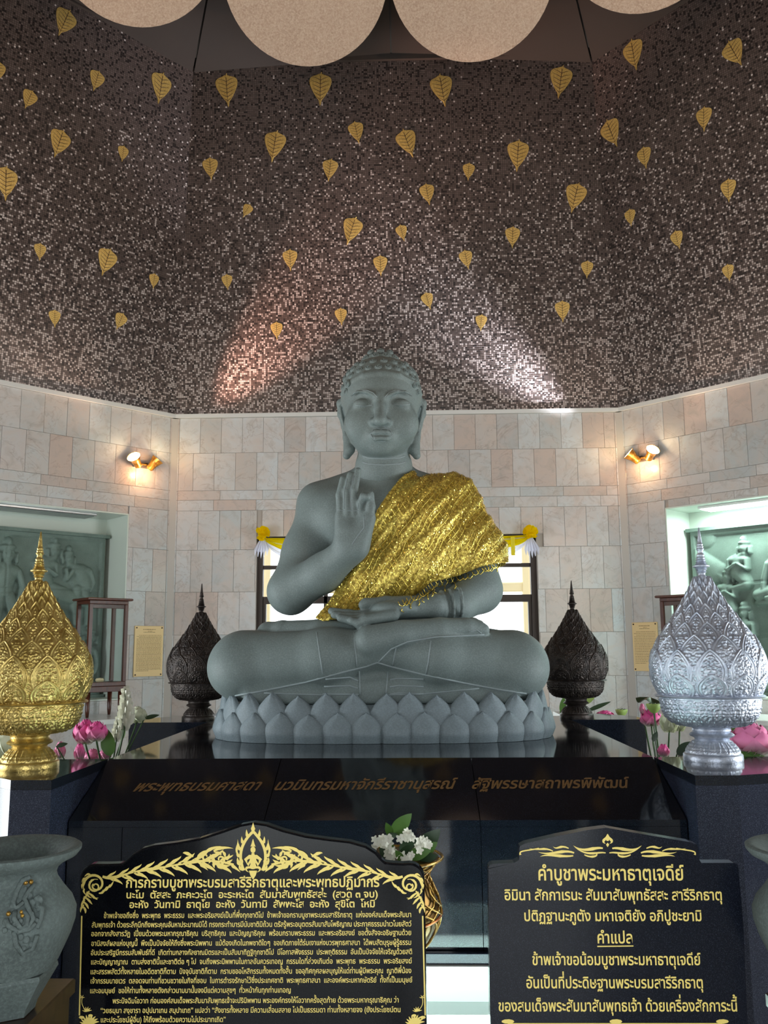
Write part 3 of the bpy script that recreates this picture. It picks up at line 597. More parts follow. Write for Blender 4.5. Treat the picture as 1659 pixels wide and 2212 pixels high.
# ================================================================== implicit surfaces
class SDF:
    def __init__(s): s.ops = []
    def add(s, kind, k, fn, lo, hi): s.ops.append((kind, k, fn, np.array(lo, float), np.array(hi, float))); return s
    def rc(s, a, b, ra, rb, k=.03, kind='u', sq=None):
        a = np.array(a, float); b = np.array(b, float); ab = b-a; L = ab@ab+1e-12; m = max(ra, rb)
        def fn(P):
            t = np.clip((P-a)@ab/L, 0, 1); return np.linalg.norm(P-a-t[:, None]*ab, axis=1)-(ra+(rb-ra)*t)
        return s.add(kind, k, fn, np.minimum(a, b)-m, np.maximum(a, b)+m)
    def path(s, pts, rad, k=.02, kind='u'):
        for i in range(len(pts)-1): s.rc(pts[i], pts[i+1], rad[i], rad[i+1], k if i == 0 else min(k, .012) if kind == 'u' else k, kind)
        return s
    def el(s, c, r, k=.03, kind='u', R=None):
        c = np.array(c, float); r = np.array(r, float); R = np.eye(3) if R is None else np.array(R, float); m = r.max()
        def fn(P):
            q = (P-c)@R; k0 = np.linalg.norm(q/r, axis=1); k1 = np.linalg.norm(q/(r*r), axis=1)+1e-9; return k0*(k0-1)/k1
        ext = np.sqrt(((R*r)**2).sum(1)) if R is not None else r
        return s.add(kind, k, fn, c-ext, c+ext)
    def box(s, c, h, rd, k=.02, kind='u', R=None):
        c = np.array(c, float); h = np.array(h, float); R = np.eye(3) if R is None else np.array(R, float); m = np.linalg.norm(h)
        def fn(P):
            q = np.abs((P-c)@R)-(h-rd); return np.linalg.norm(np.maximum(q, 0), axis=1)+np.minimum(q.max(1), 0)-rd
        return s.add(kind, k, fn, c-m, c+m)
    def __call__(s, P):
        d = np.full(len(P), .6)
        for kind, k, fn, lo, hi in s.ops:
            pad = .05+k; m = np.all((P > lo-pad) & (P < hi+pad), axis=1)
            if not m.any(): continue
            e = fn(P[m]); c = d[m]
            if kind == 'u':
                if k > 0: h = np.clip(.5+.5*(c-e)/k, 0, 1); d[m] = c+(e-c)*h-k*h*(1-h)
                else: d[m] = np.minimum(c, e)
            else:
                e = -e
                if k > 0: h = np.clip(.5-.5*(c-e)/k, 0, 1); d[m] = c+(e-c)*h+k*h*(1-h)
                else: d[m] = np.maximum(c, e)
        return d
def surface(f, lo, hi, h, extra=None):
    """naive surface nets on a grid refined only near the surface"""
    lo = np.array(lo, float); B = 8; nb = np.ceil((np.array(hi)-lo)/(h*B)).astype(int); n = nb*B+1
    G = np.full(n, 1., np.float32)
    bi = np.stack(np.meshgrid(*[np.arange(q) for q in nb], indexing='ij'), -1).reshape(-1, 3)
    cen = lo+(bi+.5)*B*h; dc = f(cen); R = B*h*.87*1.25+.01; keep = np.abs(dc) < R
    ins = dc <= -R
    for b in bi[ins]: G[b[0]*B:b[0]*B+B+1, b[1]*B:b[1]*B+B+1, b[2]*B:b[2]*B+B+1] = -1.
    loc = np.stack(np.meshgrid(*[np.arange(B+1)]*3, indexing='ij'), -1).reshape(-1, 3)
    kb = bi[keep]
    for c0 in range(0, len(kb), 1500):
        idx = (kb[c0:c0+1500, None, :]*B+loc[None]).reshape(-1, 3); P = lo+idx*h; G[idx[:, 0], idx[:, 1], idx[:, 2]] = f(P)
    S = G < 0; cnt = np.zeros(tuple(n-1), np.int8)
    for dx in (0, 1):
        for dy in (0, 1):
            for dz in (0, 1): cnt += S[dx:n[0]-1+dx, dy:n[1]-1+dy, dz:n[2]-1+dz]
    act = np.argwhere((cnt > 0) & (cnt < 8)); vid = np.full(tuple(n-1), -1, np.int32); vid[act[:, 0], act[:, 1], act[:, 2]] = np.arange(len(act))
    acc = np.zeros((len(act), 3)); w = np.zeros(len(act))
    C8 = [(a, b, c) for a in (0, 1) for b in (0, 1) for c in (0, 1)]
    for ca in C8:
        for ax in range(3):
            if ca[ax]: continue
            cb = list(ca); cb[ax] = 1; A = act+np.array(ca); Bv = act+np.array(cb)
            ga = G[A[:, 0], A[:, 1], A[:, 2]]; gb = G[Bv[:, 0], Bv[:, 1], Bv[:, 2]]; m = (ga < 0) != (gb < 0)
            t = np.where(m, ga/(ga-gb+1e-12), 0); p = np.tile(np.array(ca, float), (len(act), 1)); p[:, ax] += t
            acc[m] += p[m]; w[m] += 1
    V = lo+(act+acc/w[:, None])*h; Q = []
    for ax in range(3):
        a1, a2 = (ax+1) % 3, (ax+2) % 3
        sl0 = [slice(1, q-1) for q in n]; sl1 = [slice(1, q-1) for q in n]; sl0[ax] = slice(0, n[ax]-1); sl1[ax] = slice(1, n[ax])
        s0, s1 = S[tuple(sl0)], S[tuple(sl1)]; e = np.argwhere(s0 != s1); off = np.array([1, 1, 1]); off[ax] = 0; e = e+off
        flip = S[e[:, 0], e[:, 1], e[:, 2]]
        def cell(d1, d2):
            c = e.copy(); c[:, a1] -= d1; c[:, a2] -= d2; return vid[c[:, 0], c[:, 1], c[:, 2]]
        q = np.stack([cell(1, 1), cell(0, 1), cell(0, 0), cell(1, 0)], 1); q[~flip] = q[~flip][:, ::-1]; Q.append(q)
    Q = np.concatenate(Q); Q = Q[(Q >= 0).all(1)]
    return V, Q
def march(f, px, py, y0=3.4, y1=5.2, C0=CAM):
    """nearest point of the statue met by a sight line"""
    d = ray(px, py); t = y0/d[1]; P = CAM+d*t
    for _ in range(90):
        v = min(float(f(P[None])[0]), .045); P = P+d*v*.85
        if abs(v) < .0008 or P[1] > y1: break
    return P
def normal(f, P):
    e = .004; P = np.array(P); g = np.array([f((P+v)[None])[0]-f((P-v)[None])[0] for v in np.eye(3)*e]); return g/(np.linalg.norm(g)+1e-9)
q = lambda px, py, Y: atY(px, py, Y)
pxm = lambda n_, Y=4.1: n_*Y/1880.           # pixels at depth Y to metres

# ================================================================== the seated statue
B_ = SDF()
SX = q(826, 1300, 4.3)[0]
# torso
B_.el(q(828, 1120, 4.33), (.335, .175, .20), .05); B_.el(q(828, 1180, 4.32), (.27, .17, .26), .10); B_.el(q(828, 1290, 4.32), (.225, .15, .26), .10)
B_.el(q(826, 1395, 4.42), (.36, .24, .17), .08)
B_.el(q(912, 1268, 4.30), (.15, .12, .16), .06)
for px in (745, 905): B_.el(q(px, 1110, 4.24), (.155, .10, .13), .08)
B_.rc(q(830, 1058, 4.35), q(830, 960, 4.30), .132, .118, .05)
for sx, ex, ey in ((-1, 690, 1086), (1, 975, 1082)): B_.rc(q(828+sx*42, 1040, 4.37), q(ex, ey, 4.36), .075, .105, .07)
# viewer-left arm, raised
B_.rc(q(693, 1100, 4.34), q(660, 1190, 4.30), .112, .106, .06); B_.rc(q(660, 1190, 4.30), q(628, 1276, 4.22), .106, .104, .05)
B_.rc(q(628, 1278, 4.21), q(700, 1237, 4.10), .108, .088, .04); B_.rc(q(700, 1237, 4.10), q(757, 1186, 4.0), .088, .07, .04)
# palm
B_.box(q(757, 1140, 3.975), (.073, .032, .085), .03, .04); B_.rc(q(757, 1186, 4.0), q(757, 1150, 3.98), .06, .05, .04)
B_.rc(q(775, 1180, 3.97), q(796, 1120, 3.945), .048, .034, .035)
# viewer-right arm, down and across the lap
B_.rc(q(985, 1098, 4.36), q(1022, 1190, 4.33), .11, .108, .06); B_.rc(q(1022, 1190, 4.33), q(1034, 1272, 4.28), .108, .105, .05)
B_.rc(q(1034, 1276, 4.27), q(985, 1308, 4.10), .108, .08, .05); B_.rc(q(985, 1308, 4.10), q(940, 1310, 4.01), .08, .058, .03)
B_.rc(q(940, 1310, 4.01), q(860, 1312, 3.97), .052, .050, .02)
# legs
KZ = 1440
for sx, kx, hx in ((-1, 522, 740), (1, 1112, 915)):
    B_.rc(q(hx, 1410, 4.42), q(kx+sx*-12, 1436, 4.05), .17, .150, .06)
    B_.rc(q(kx, 1437, 4.00), q(826+sx*118, 1418, 3.90), .146, .118, .05)
    B_.rc(q(826+sx*118, 1418, 3.90), q(826+sx*10, 1400, 3.90), .118, .085, .05)
    B_.el(q(kx+sx*-4, 1447, 3.99), (.150, .155, .128), .04)
# seat slab under the legs, drawn back under the shins
B_.box((SX, 4.27, 1.40), (.60, .40, .06), .03, .03); B_.box((SX, 4.12, 1.44), (.42, .235, .08), .05, .05)
# leg lying on top (viewer right) and the one seen at left
B_.path([q(800, 1385, 3.84), q(870, 1370, 3.83), q(950, 1359, 3.86), q(1008, 1356, 3.89), q(1030, 1359, 3.90)], [.07, .060, .050, .042, .038], .018)
B_.path([q(780, 1372, 3.98), q(690, 1362, 4.0), q(610, 1362, 4.05), q(580, 1362, 4.08)], [.06, .05, .045, .04], .03)
B_.el(q(578, 1360, 4.08), (.045, .05, .032), .012); B_.path([q(1022, 1350, 3.92), q(1043, 1361, 3.90)], [.034, .030], .008)
for i in range(4): B_.rc(q(1018-i*3, 1342+i*1, 3.96+.03*i), q(1038-i*3, 1347, 3.96+.03*i), .018, .015, .005)
# fingers of the raised hand
FR = .0183
B_.path([q(735, 1112, 3.965), q(733, 1070, 3.955), q(741, 1034, 3.955)], [FR, FR*.95, FR*.85], .006)
B_.path([q(750, 1110, 3.955), q(749, 1062, 3.945), q(757, 1026, 3.95)], [FR*1.03, FR, FR*.9], .006)
B_.path([q(765, 1110, 3.955), q(765, 1060, 3.94), q(773, 1017, 3.95)], [FR*1.05, FR, FR*.92], .006)
B_.path([q(780, 1112, 3.955), q(780, 1085, 3.93), q(785, 1072, 3.915), q(792, 1073, 3.905)], [FR*1.03, FR, FR*.95, FR*.9], .006)
B_.path([q(795, 1128, 3.945), q(801, 1095, 3.93), q(800, 1068, 3.925)], [.026, .021, .018], .01)
# hand in the lap
B_.el(q(850, 1316, 3.95), (.10, .075, .04), .02)
for i, (ex, ey) in enumerate(((716, 1322), (722, 1330), (735, 1337), (760, 1343))):
    Y0 = 3.99-.03*i; B_.path([q(850, 1320+i*3, Y0-.02), q(790, 1330+i*3, Y0-.03), q((ex+790)/2, ey+4, Y0-.03), q(ex, ey-2, Y0-.03)], [.028, .023, .02, .017], .012)
B_.path([q(880, 1302, 4.01), q(835, 1300, 4.0), q(790, 1304, 3.97), q(783, 1307, 3.96)], [.032, .026, .024, .019], .015)
for i in range(3):   # cuffs at the wrist
    a0, a1 = q(936+i*9, 1282, 4.08), q(966+i*9, 1336, 3.95); n = 9
    cen = (a0+a1)/2
    rr = [cen+np.array([math.cos(t)*.012+.018*math.sin(t*1.)*-.2, -math.cos(t)*.066, math.sin(t)*.066]) for t in np.linspace(-1.2, 2.6, n)]
    B_.path([r+np.array([.02*i+.01, .03, .008*i]) for r in rr], [.0085]*n, .006)

# head, on its own finer grid and with the same centre line
HD = SDF()
HD.el(q(824, 856, 4.28), (.206, .215, .190), .0); HD.el(q(824, 905, 4.245), (.165, .190, .185), .06)
HD.el(q(824, 936, 4.215), (.159, .150, .098), .05); HD.el(q(822, 960, 4.185), (.112, .115, .062), .05); HD.el(q(822, 968, 4.118), (.045, .035, .030), .03)
HD.el(q(824, 820, 4.31), (.184, .165, .092), .04); HD.el(q(822, 788, 4.34), (.104, .10, .080), .015)
HD.rc(q(830, 1030, 4.34), q(828, 955, 4.29), .134, .128, .02)
HD.rc(q(829, 1012, 4.325), q(829, 1013, 4.325), .146, .146, .01)
# hair cap edge
for sx in (-1, 1):
    HD.path([q(824, 807, 4.085), q(824+sx*38, 810, 4.095), q(824+sx*68, 826, 4.14), q(824+sx*85, 852, 4.22)], [.010, .010, .010, .009], .02)
    # brow, socket, closed lids, cheeks
    HD.el(q(824+sx*42, 868, 4.045), (.052, .03, .030), .03, 's')
    HD.path([q(824+sx*12, 856, 4.055), q(824+sx*32, 846, 4.058), q(824+sx*52, 846, 4.07), q(824+sx*66, 855, 4.10)], [.006, .006, .005, .004], .02)
    HD.el(q(824+sx*42, 871, 4.085), (.038, .026, .021), .008)
    HD.el(q(824+sx*50, 915, 4.13), (.066, .06, .075), .06)
    HD.el(q(822+sx*13, 911, 4.048), (.022, .024, .017), .018)
HD.path([q(822, 853, 4.066), q(822, 880, 4.048), q(821, 906, 4.022)], [.016, .024, .030], .025)
HD.el(q(821, 910, 4.016), (.024, .024, .019), .014)
# mouth
HD.el(q(823, 942, 4.088), (.062, .042, .034), .03)
for sx in (-1, 1):
    HD.path([q(823+sx*2, 933, 4.040), q(823+sx*11, 934, 4.043), q(823+sx*23, 938, 4.060)], [.0125, .013, .007], .006)
    HD.path([q(823, 946, 4.042), q(823+sx*11, 947, 4.043), q(823+sx*20, 942, 4.060)], [.0135, .0135, .006], .006)
HD.el(q(823, 956, 4.045), (.026, .012, .008), .012, 's')
for sx in (-1, 1): HD.rc(q(823, 940.5, 4.026), q(823+sx*21, 939.5, 4.048), .0035, .0025, .005, 's')
# ears with long lobes
for sx, cx in ((-1, 744), (1, 905)):
    o_ = lambda dx, py, Y=4.31: q(cx+sx*dx, py, Y)
    HD.path([o_(1, 868), o_(7, 872), o_(6, 895), o_(-1, 920), o_(-5, 945, 4.30), o_(-7, 975, 4.28)], [.02, .022, .02, .018, .018, .022], .012)
    HD.path([o_(-9, 945, 4.29), o_(-12, 972, 4.27), o_(-5, 984, 4.27)], [.015, .022, .020], .012)
    HD.path([o_(4, 872, 4.27), o_(9, 880, 4.27), o_(5, 903, 4.27), o_(-2, 930, 4.27)], [.007, .008, .007, .006], .005)
slit = [[(787-18+i*6, 875+1.6*math.sin(i/6*PI)) for i in range(7)], [(861-18+6+i*6, 873+1.6*math.sin(i/6*PI)) for i in range(7)]]
lo_b = q(455, 1515, 3.8)-np.array([.15, .12, .06])
BC = lambda P: np.maximum(B_(P), 1.353-P[:, 2])
V1, Q1 = surface(BC, (-1.02, 3.70, 1.30), (.80, 4.80, 2.55), .0065)
ztop = 2.36
HV, HQ = surface(HD, (-.40, 3.94, float(q(826, 1022, 4.2)[2])-.06), (.16, 4.58, 3.06), .0036)
statue = empty('buddha_statue', (SX, 4.25, 1.40), 'grey-green stone seated Buddha statue with one hand raised and one resting in its lap', 'statue')
VV = np.concatenate([V1, HV]); QQ = np.concatenate([Q1, HQ+len(V1)])
body = link('body', make_mesh('body', VV, QQ, M['stone'], True), statue)
ALL = lambda P: np.minimum(B_(P), HD(P))
# snail curls: short knobs with a spiral ridge, set on the hair
cm = MB(); cm.lathe([(.019, -.008), (.0195, .000), (.017, .0045), (.012, .006), (.001, .0062)], 16)
sp = [(.016*(1-t)*math.cos(t*13), .016*(1-t)*math.sin(t*13), .0052+.004*t) for t in np.linspace(0, .95, 26)]; cm.tube(sp, .0026, 5); cm = cm.mesh('hair_curl', M['stone'], True)
hr = HD
def curl(px, py, Y):
    c = q(824, 850, 4.28); 
    P = march(hr, px, py, 3.9, 4.7)
    if P[1] > 4.6: return
    n = normal(hr, P); z = Vector(n); link('hair_curl', cm, statue, Matrix.Translation(P-n*.002) @ z.to_track_quat('Z', 'Y').to_matrix().to_4x4())
for px, py in ((747, 846), (750, 828), (758, 811), (776, 799), (796, 794), (817, 792), (838, 792), (858, 795), (877, 803), (890, 815), (898, 831), (902, 848),
               (740, 838), (744, 818), (762, 797), (783, 785), (806, 780), (829, 779), (851, 782), (870, 789), (886, 800), (900, 820), (906, 838),
               (752, 805), (770, 787), (877, 786), (893, 803), (790, 773), (811, 767), (833, 767), (853, 772), (800, 760), (822, 757), (843, 760)):
    curl(px, py, 0)
# carved lines raised or cut on the surface: one thin ridge each
LN = M['fold']  # paler copy of the stone: light catching the ridges is put into the colour
def line(pts, r=.0032, name='carved_fold', f=B_, n=3, y0=3.4):
    P = []
    for i in range(len(pts)-1):
        for j in range(n): s = j/n; P.append((pts[i][0]*(1-s)+pts[i+1][0]*s, pts[i][1]*(1-s)+pts[i+1][1]*s))
    P.append(pts[-1]); W_ = [march(f, x, y, y0) for x, y in P]; W_ = [w for w in W_ if w[1] < 4.6]
    if len(W_) < 2: return
    m = MB(); m.tube(W_, r, 6); m.build(name, LN, statue, smooth=True)
line([(482, 1507), (560, 1494), (660, 1474), (740, 1452), (790, 1440), (815, 1431), (845, 1440), (920, 1458), (1000, 1475), (1080, 1490), (1165, 1502)], .0045)
line([(818, 1430), (845, 1402), (880, 1386), (940, 1376), (1000, 1373), (1046, 1371)], .004)
line([(684, 1366), (690, 1410), (697, 1456)], .0026); line([(765, 1366), (768, 1410), (770, 1440)], .0026)
line([(855, 1400), (848, 1440)], .0026); line([(931, 1384), (925, 1430), (920, 1457)], .0026)
for i in range(3):
    y = 1466+i*16; line([(703-i*3, y+1), (755, y-3+i*2), (773, y+5)], .004); line([(842, y-1+3), (860, y-5+4), (915, y+1)], .004)
line([(570, 1497), (690, 1501), (775, 1500)], .0035); line([(835, 1501), (905, 1500), (1035, 1487)], .0035)
line([(801, 937), (806, 928), (814, 924), (823, 927), (833, 924), (842, 928), (848, 937)], .0018, 'lip_line', HD, 2, 3.9)
line([(801, 938), (806, 948), (815, 953), (832, 953), (842, 948), (848, 938)], .0018, 'lip_line', HD, 2, 3.9)
for pts_ in ([(743, 1099), (743, 1062), (750, 1034)], [(758, 1099), (757, 1060), (765, 1028)], [(773, 1099), (773, 1066)], [(728, 1101), (745, 1103), (788, 1103)], [(786, 1112), (786, 1140), (772, 1158), (760, 1176)]): line(pts_, .0018, 'carved_fold', B_)
line([(776, 1450), (778, 1500)], .003); line([(838, 1452), (834, 1500)], .003)
line([(1012, 1365), (1030, 1361), (1040, 1368)], .0022)
for s in slit: line(s, .0026, 'eyelid_edge', HD, 2, 3.9)
for sx in (-1, 1): line([(823+sx*a, b) for a, b in ((8, 858), (16, 849), (30, 843), (46, 843), (60, 850))], .0022, 'brow_line', HD, 2, 3.9)
for yy in (990, 1003): line([(783, yy-5), (795, yy-1), (829, yy+1), (863, yy-1), (875, yy-5)], .003, 'neck_crease', HD, 3, 3.9)

# ================================================================== gold sequin sash
REG = [(897, 1006), (868, 1030), (840, 1068), (815, 1108), (800, 1150), (780, 1200), (752, 1228), (735, 1262), (716, 1305), (690, 1338), (706, 1346), (760, 1338), (800, 1325), (860, 1305), (905, 1283), (930, 1262), (985, 1247), (1040, 1226), (1100, 1214), (1110, 1160), (1075, 1080), (1030, 1000), (960, 980)]
RP = np.array([q(x, y, 4.2)[[0, 2]] for x, y in REG])
def inpoly(X, Z):
    c = np.zeros(X.shape, bool); n = len(RP); dmin = np.full(X.shape, 9.)
    for i in range(n):
        (x1, z1), (x2, z2) = RP[i], RP[(i+1) % n]
        m = ((z1 > Z) != (z2 > Z)) & (X < (x2-x1)*(Z-z1)/(z2-z1+1e-12)+x1); c ^= m
        dx, dz = x2-x1, z2-z1; t = np.clip(((X-x1)*dx+(Z-z1)*dz)/(dx*dx+dz*dz), 0, 1); dmin = np.minimum(dmin, np.hypot(X-x1-t*dx, Z-z1-t*dz))
    return np.where(c, -dmin, dmin)
T_ = SDF()     # the body the sash lies on: torso and viewer-right upper arm, bridged by the cloth
T_.ops = [o for o in B_.ops[:9]]
T_.rc(q(975, 1082, 4.36), q(1026, 1200, 4.32), .118, .116, .12); T_.rc(q(1026, 1200, 4.32), q(1036, 1240, 4.30), .116, .115, .10)
T_.rc(q(900, 1150, 4.22), q(985, 1190, 4.28), .10, .11, .12); T_.rc(q(760, 1290, 4.22), q(735, 1345, 4.12), .10, .10, .10); T_.rc(q(735, 1345, 4.12), q(705, 1350, 4.05), .09, .05, .08)
T_.rc(q(800, 1250, 4.18), q(900, 1220, 4.22), .10, .12, .12)
def cloth(P):
    d = T_(P); X, Y, Z = P.T; m = np.abs(d) < .08; w = np.zeros(len(P))
    s = (X*.64+Z*.77); t = (X*.77-Z*.64)      # folds run from the shoulder down to the lap
    w = .004*np.sin(t*70+3*np.sin(s*5)+1.5*np.sin(t*13))+.002*np.sin(t*133+s*9)
    g = np.abs(d-.021-w)-.0045
    back = (Y-4.62)
    return np.maximum(np.maximum(g, inpoly(X, Z)*1.0), back)
V2, Q2 = surface(cloth, (-.55, 3.88, 1.70), (.65, 4.70, 2.62), .0062)
sash = empty('gold_sash', q(900, 1200, 4.1), 'glittering gold sequinned net sash draped over the shoulder of the stone Buddha', 'sash')
cl_ = link('sequin_net', make_mesh('sequin_net', V2, Q2, M['net'], True), sash)
# sequins and knotted net strands catch the light
R5 = np.random.RandomState(5); fq = V2[Q2]; nn_ = np.cross(fq[:, 1]-fq[:, 0], fq[:, 3]-fq[:, 0]); nn_ /= np.linalg.norm(nn_, axis=1)[:, None]+1e-9; cc = fq.mean(1)
vis = (nn_[:, 1] < .35) & (T_(cc) > .02); ids = np.flatnonzero(vis); ids = R5.choice(ids, min(6500, len(ids)), replace=False)
V = []; Fq = []; ang = np.arange(6)*PI/3
N = nn_[ids]+R5.normal(0, .2, (len(ids), 3)); N /= np.linalg.norm(N, axis=1)[:, None]
U = np.cross(N, [0, 0, 1.]); U /= np.linalg.norm(U, axis=1)[:, None]+1e-9; W_ = np.cross(N, U)
rad = R5.uniform(.002, .0036, len(ids))
disc = (cc[ids]+nn_[ids]*.003)[:, None, :]+rad[:, None, None]*(U[:, None, :]*np.cos(ang)[None, :, None]+W_[:, None, :]*np.sin(ang)[None, :, None])
sq = link('sequins', make_mesh('sequins', disc.reshape(-1, 3), np.arange(len(ids)*6).reshape(-1, 6), M['sequin']), sash); sq['kind'] = 'stuff'
# net strands: two families of threads over the sash surface, and the loose fringe below its edge
def strands(name, paths, r, mat):
    m = MB()
    for p in paths:
        if len(p) > 1: m.tube(p, r, 4)
    o = m.build(name, mat, sash, smooth=True); o['kind'] = 'stuff'
CS = lambda P: T_(P)-.027
lines_ = []
for fam in (0, 1):
    for i in range(34):
        if fam == 0: a, b = (700+i*13, 1350), (700+i*13+250, 960)
        else: a, b = (650+i*14, 990+0), (650+i*14+150, 1350)
        run = []
        for t in np.linspace(0, 1, 40):
            x, y = a[0]+(b[0]-a[0])*t+3*math.sin(t*40+i), a[1]+(b[1]-a[1])*t
            w = q(x, y, 4.2)
            if inpoly(w[0:1], w[2:3])[0] > -.012: 
                if len(run) > 2: lines_.append(run)
                run = []; continue
            P = march(CS, x, y, 3.6)
            if P[1] < 4.5 and (not run or abs(P[1]-run[-1][1]) < .06): run.append(P)
            else:
                if len(run) > 2: lines_.append(run)
                run = [P] if P[1] < 4.5 else []
        if len(run) > 2: lines_.append(run)
strands('net_threads', lines_, .0017, M['sequin'])
edge = [(860, 1303), (905, 1282), (930, 1262), (985, 1247), (1040, 1228), (1072, 1217)]
fr_ = []; BODY = lambda P: np.minimum(B_(P), T_(P))-.004
for i in range(len(edge)-1):
    for j in range(5):
        s = j/5; x = edge[i][0]*(1-s)+edge[i+1][0]*s; y = edge[i][1]*(1-s)+edge[i+1][1]*s
        L_ = [(x, y-3), (x+4, y+4+2*(j % 3)), (x+9, y+7+2*(j % 3)), (x+14, y+4), (x+17, y-4)]
        P = [march(BODY, a, b, 3.6) for a, b in L_]
        if all(p[1] < 4.5 for p in P): fr_.append(P)
        L_ = [(x+9, y+11), (x+7+j, y+17), (x+12-j, y+19+j)]
        if i < 3 and j % 2 == 0:
            P = [march(BODY, a, b, 3.6) for a, b in L_]
            if all(p[1] < 4.5 for p in P): fr_.append(P)
fr_.append([q(1072, 1215, 4.25), q(1075, 1225, 4.24), q(1073, 1240, 4.24), q(1076, 1252, 4.24), q(1074, 1262, 4.24)])
strands('loose_fringe', fr_, .0026, M['sequin'])

# ================================================================== lotus seat
LB = empty('lotus_throne', (SX, 4.2, 1.2), 'pale grey stone lotus throne with two rows of petals under the Buddha', 'pedestal')
LC = np.array([float((q(430, 1590, 3.95)[0]+q(1227, 1590, 3.95)[0])/2), 4.23]); LA, LBd = .79, .53
def sup(t, a, b, e=3.2):
    c, s = math.cos(t), math.sin(t); return np.array([a*np.sign(c)*abs(c)**(2/e), b*np.sign(s)*abs(s)**(2/e)])
def ring(a, b, n):
    T = np.linspace(0, 2*PI, 1441); P = np.array([sup(t-PI/2, a, b) for t in T]); L = np.concatenate([[0], np.cumsum(np.linalg.norm(np.diff(P, axis=0), axis=1))])
    out = []
    for i in range(n):
        s = L[-1]*((i+.0)/n); j = min(np.searchsorted(L, s), 1439); j = max(j, 1); p = P[j]; tg = P[j+1]-P[j-1]; tg /= np.linalg.norm(tg); out.append((p, tg, L[-1]))
    return out
m = MB(); V = []; n = 96; prof = [(0, 0), (.0, .02), (-.015, .06), (-.02, .11), (-.03, .14), (-.06, .151)]
for dr, z in prof:
    for i in range(n): p = sup(2*PI*i/n, LA-.045+dr, LBd-.045+dr); V.append((LC[0]+p[0], LC[1]+p[1], 1.2+z))
m.add(V, [(j*n+i, j*n+(i+1) % n, (j+1)*n+(i+1) % n, (j+1)*n+i) for j in range(len(prof)-1) for i in range(n)]+[tuple(range(n))[::-1], tuple(range((len(prof)-1)*n, len(prof)*n))])
sg(m.build('core', M['base'], LB), 60)
def petal(w, h, bulge, lean, ridge=True):
    nu, nv = 12, 14; V = []
    for j in range(nv+1):
        v = j/nv
        if v < .45: ww = .5*(.86+.14*math.sin(v/.45*PI/2))
        else:
            s = (v-.45)/.55; ww = .5*max(0, 1-s**1.55)**.95
        for i in range(nu+1):
            u = -1+2*i/nu; prof_ = (1-abs(u)**2.6)
            y = bulge*prof_*(1-v**2.6)*(.5+.5*min(1, v*3.5))+lean*v
            # rim ridge and pointed fold near the tip
            y += .004*math.exp(-((abs(u)-.86)/.08)**2)
            if v > .6: y += .010*(v-.6)/.4*(1-abs(u))
            V.append((u*ww*w, -y, v*h))
    base = len(V); V += [(x, .01, z) for x, y, z in V[:base]]
    F_ = [(j*(nu+1)+i, j*(nu+1)+i+1, (j+1)*(nu+1)+i+1, (j+1)*(nu+1)+i) for j in range(nv) for i in range(nu)]
    ed = [(j*(nu+1), (j+1)*(nu+1)) for j in range(nv)]; F_ += [(a, b, b+base, a+base) for a, b in ed]+[(b+nu, a+nu, a+nu+base, b+nu+base) for a, b in ed]
    top = nv*(nu+1); F_ += [(top+i, top+i+1, top+i+1+base, top+i+base) for i in range(nu)]
    return sg(make_mesh('petal', V, F_, M['base']), 50)
n1 = 35
pl, pu = petal(.150, .125, .036, -.004), petal(.168, .190, .034, .0)
for row, (me, dr, z, shift) in enumerate(((pl, -.012, 1.201, 0.5), (pu, -.036, 1.215, 0.))):
    rg = ring(LA+dr-.022, LBd+dr-.022, n1*2)
    for i in range(n1):
        p, tg, _L = rg[(2*i+(1 if shift else 0)) % (2*n1)]
        if p[1] > .42: continue
        x = Vector((tg[0], tg[1], 0)); yv = Vector((-tg[1], tg[0], 0)); s = 1+.04*math.sin(i*2.3)
        link('petal', me, LB, basis((LC[0]+p[0], LC[1]+p[1], z), x, yv, (0, 0, s)))
# ================================================================== black granite altar
AX0, AX1 = -1.108, .872; ZP = 1.2
YF, YB = 2.90, 3.265; ZB = float(atY(810, 1772, 2.90)[2])
alt = empty('altar_pedestal', (SX, 4.2, 0), 'polished black granite altar pedestal with an inscribed sloping front under the stone Buddha', 'pedestal')
m = MB(); m.box((AX0, YB, .0), (AX1, 5.15, ZP), .0); m.build('top_block', M['granite'], alt)
sx_ = [AX0, float(atY(592, 1700, 3.1)[0]), float(atY(1026, 1700, 3.1)[0]), AX1]
for i in range(3):
    g = .0012
    m = MB(); m.prism([(YB-.001, ZP), (YF, ZB), (YF, ZB-.02), (YB-.001, ZB-.02)], sx_[i]+g, sx_[i+1]-g, lambda a, b, c: (c, a, b)); m.build('sloping_slab', M['granite'], alt)
fxs = [AX0, float(atY(262, 1850, 2.9)[0]), float(atY(600, 1850, 2.9)[0]), float(atY(1040, 1850, 2.9)[0]), AX1]
for i in range(4):
    m = MB(); m.box((fxs[i]+.0012, YF, 0), (fxs[i+1]-.0012, YB-.002, ZB-.021)); m.build('front_slab', M['granite2'] if False else M['granite'], alt)
def block(name, poly, label, cat='pedestal', z=ZP, mat=None):
    t = empty(name, (sum(p[0] for p in poly)/len(poly), sum(p[1] for p in poly)/len(poly), 0), label, cat, 'granite corner blocks of the altar')
    m = MB(); m.prism(poly[::-1], 0, z-.03); m.build('block_body', mat or M['granite2'], t)
    m = MB(); m.prism(poly[::-1], z-.0295, z); m.build('top_slab', M['granite'], t); return t
g = .004
block('urn_block', [(AX0-g, YB+.0), (AX0-g, 2.757), (-1.24, 2.757), (-1.70, 3.15), (-1.70, YB)], 'front left granite corner block carrying the gold urn')
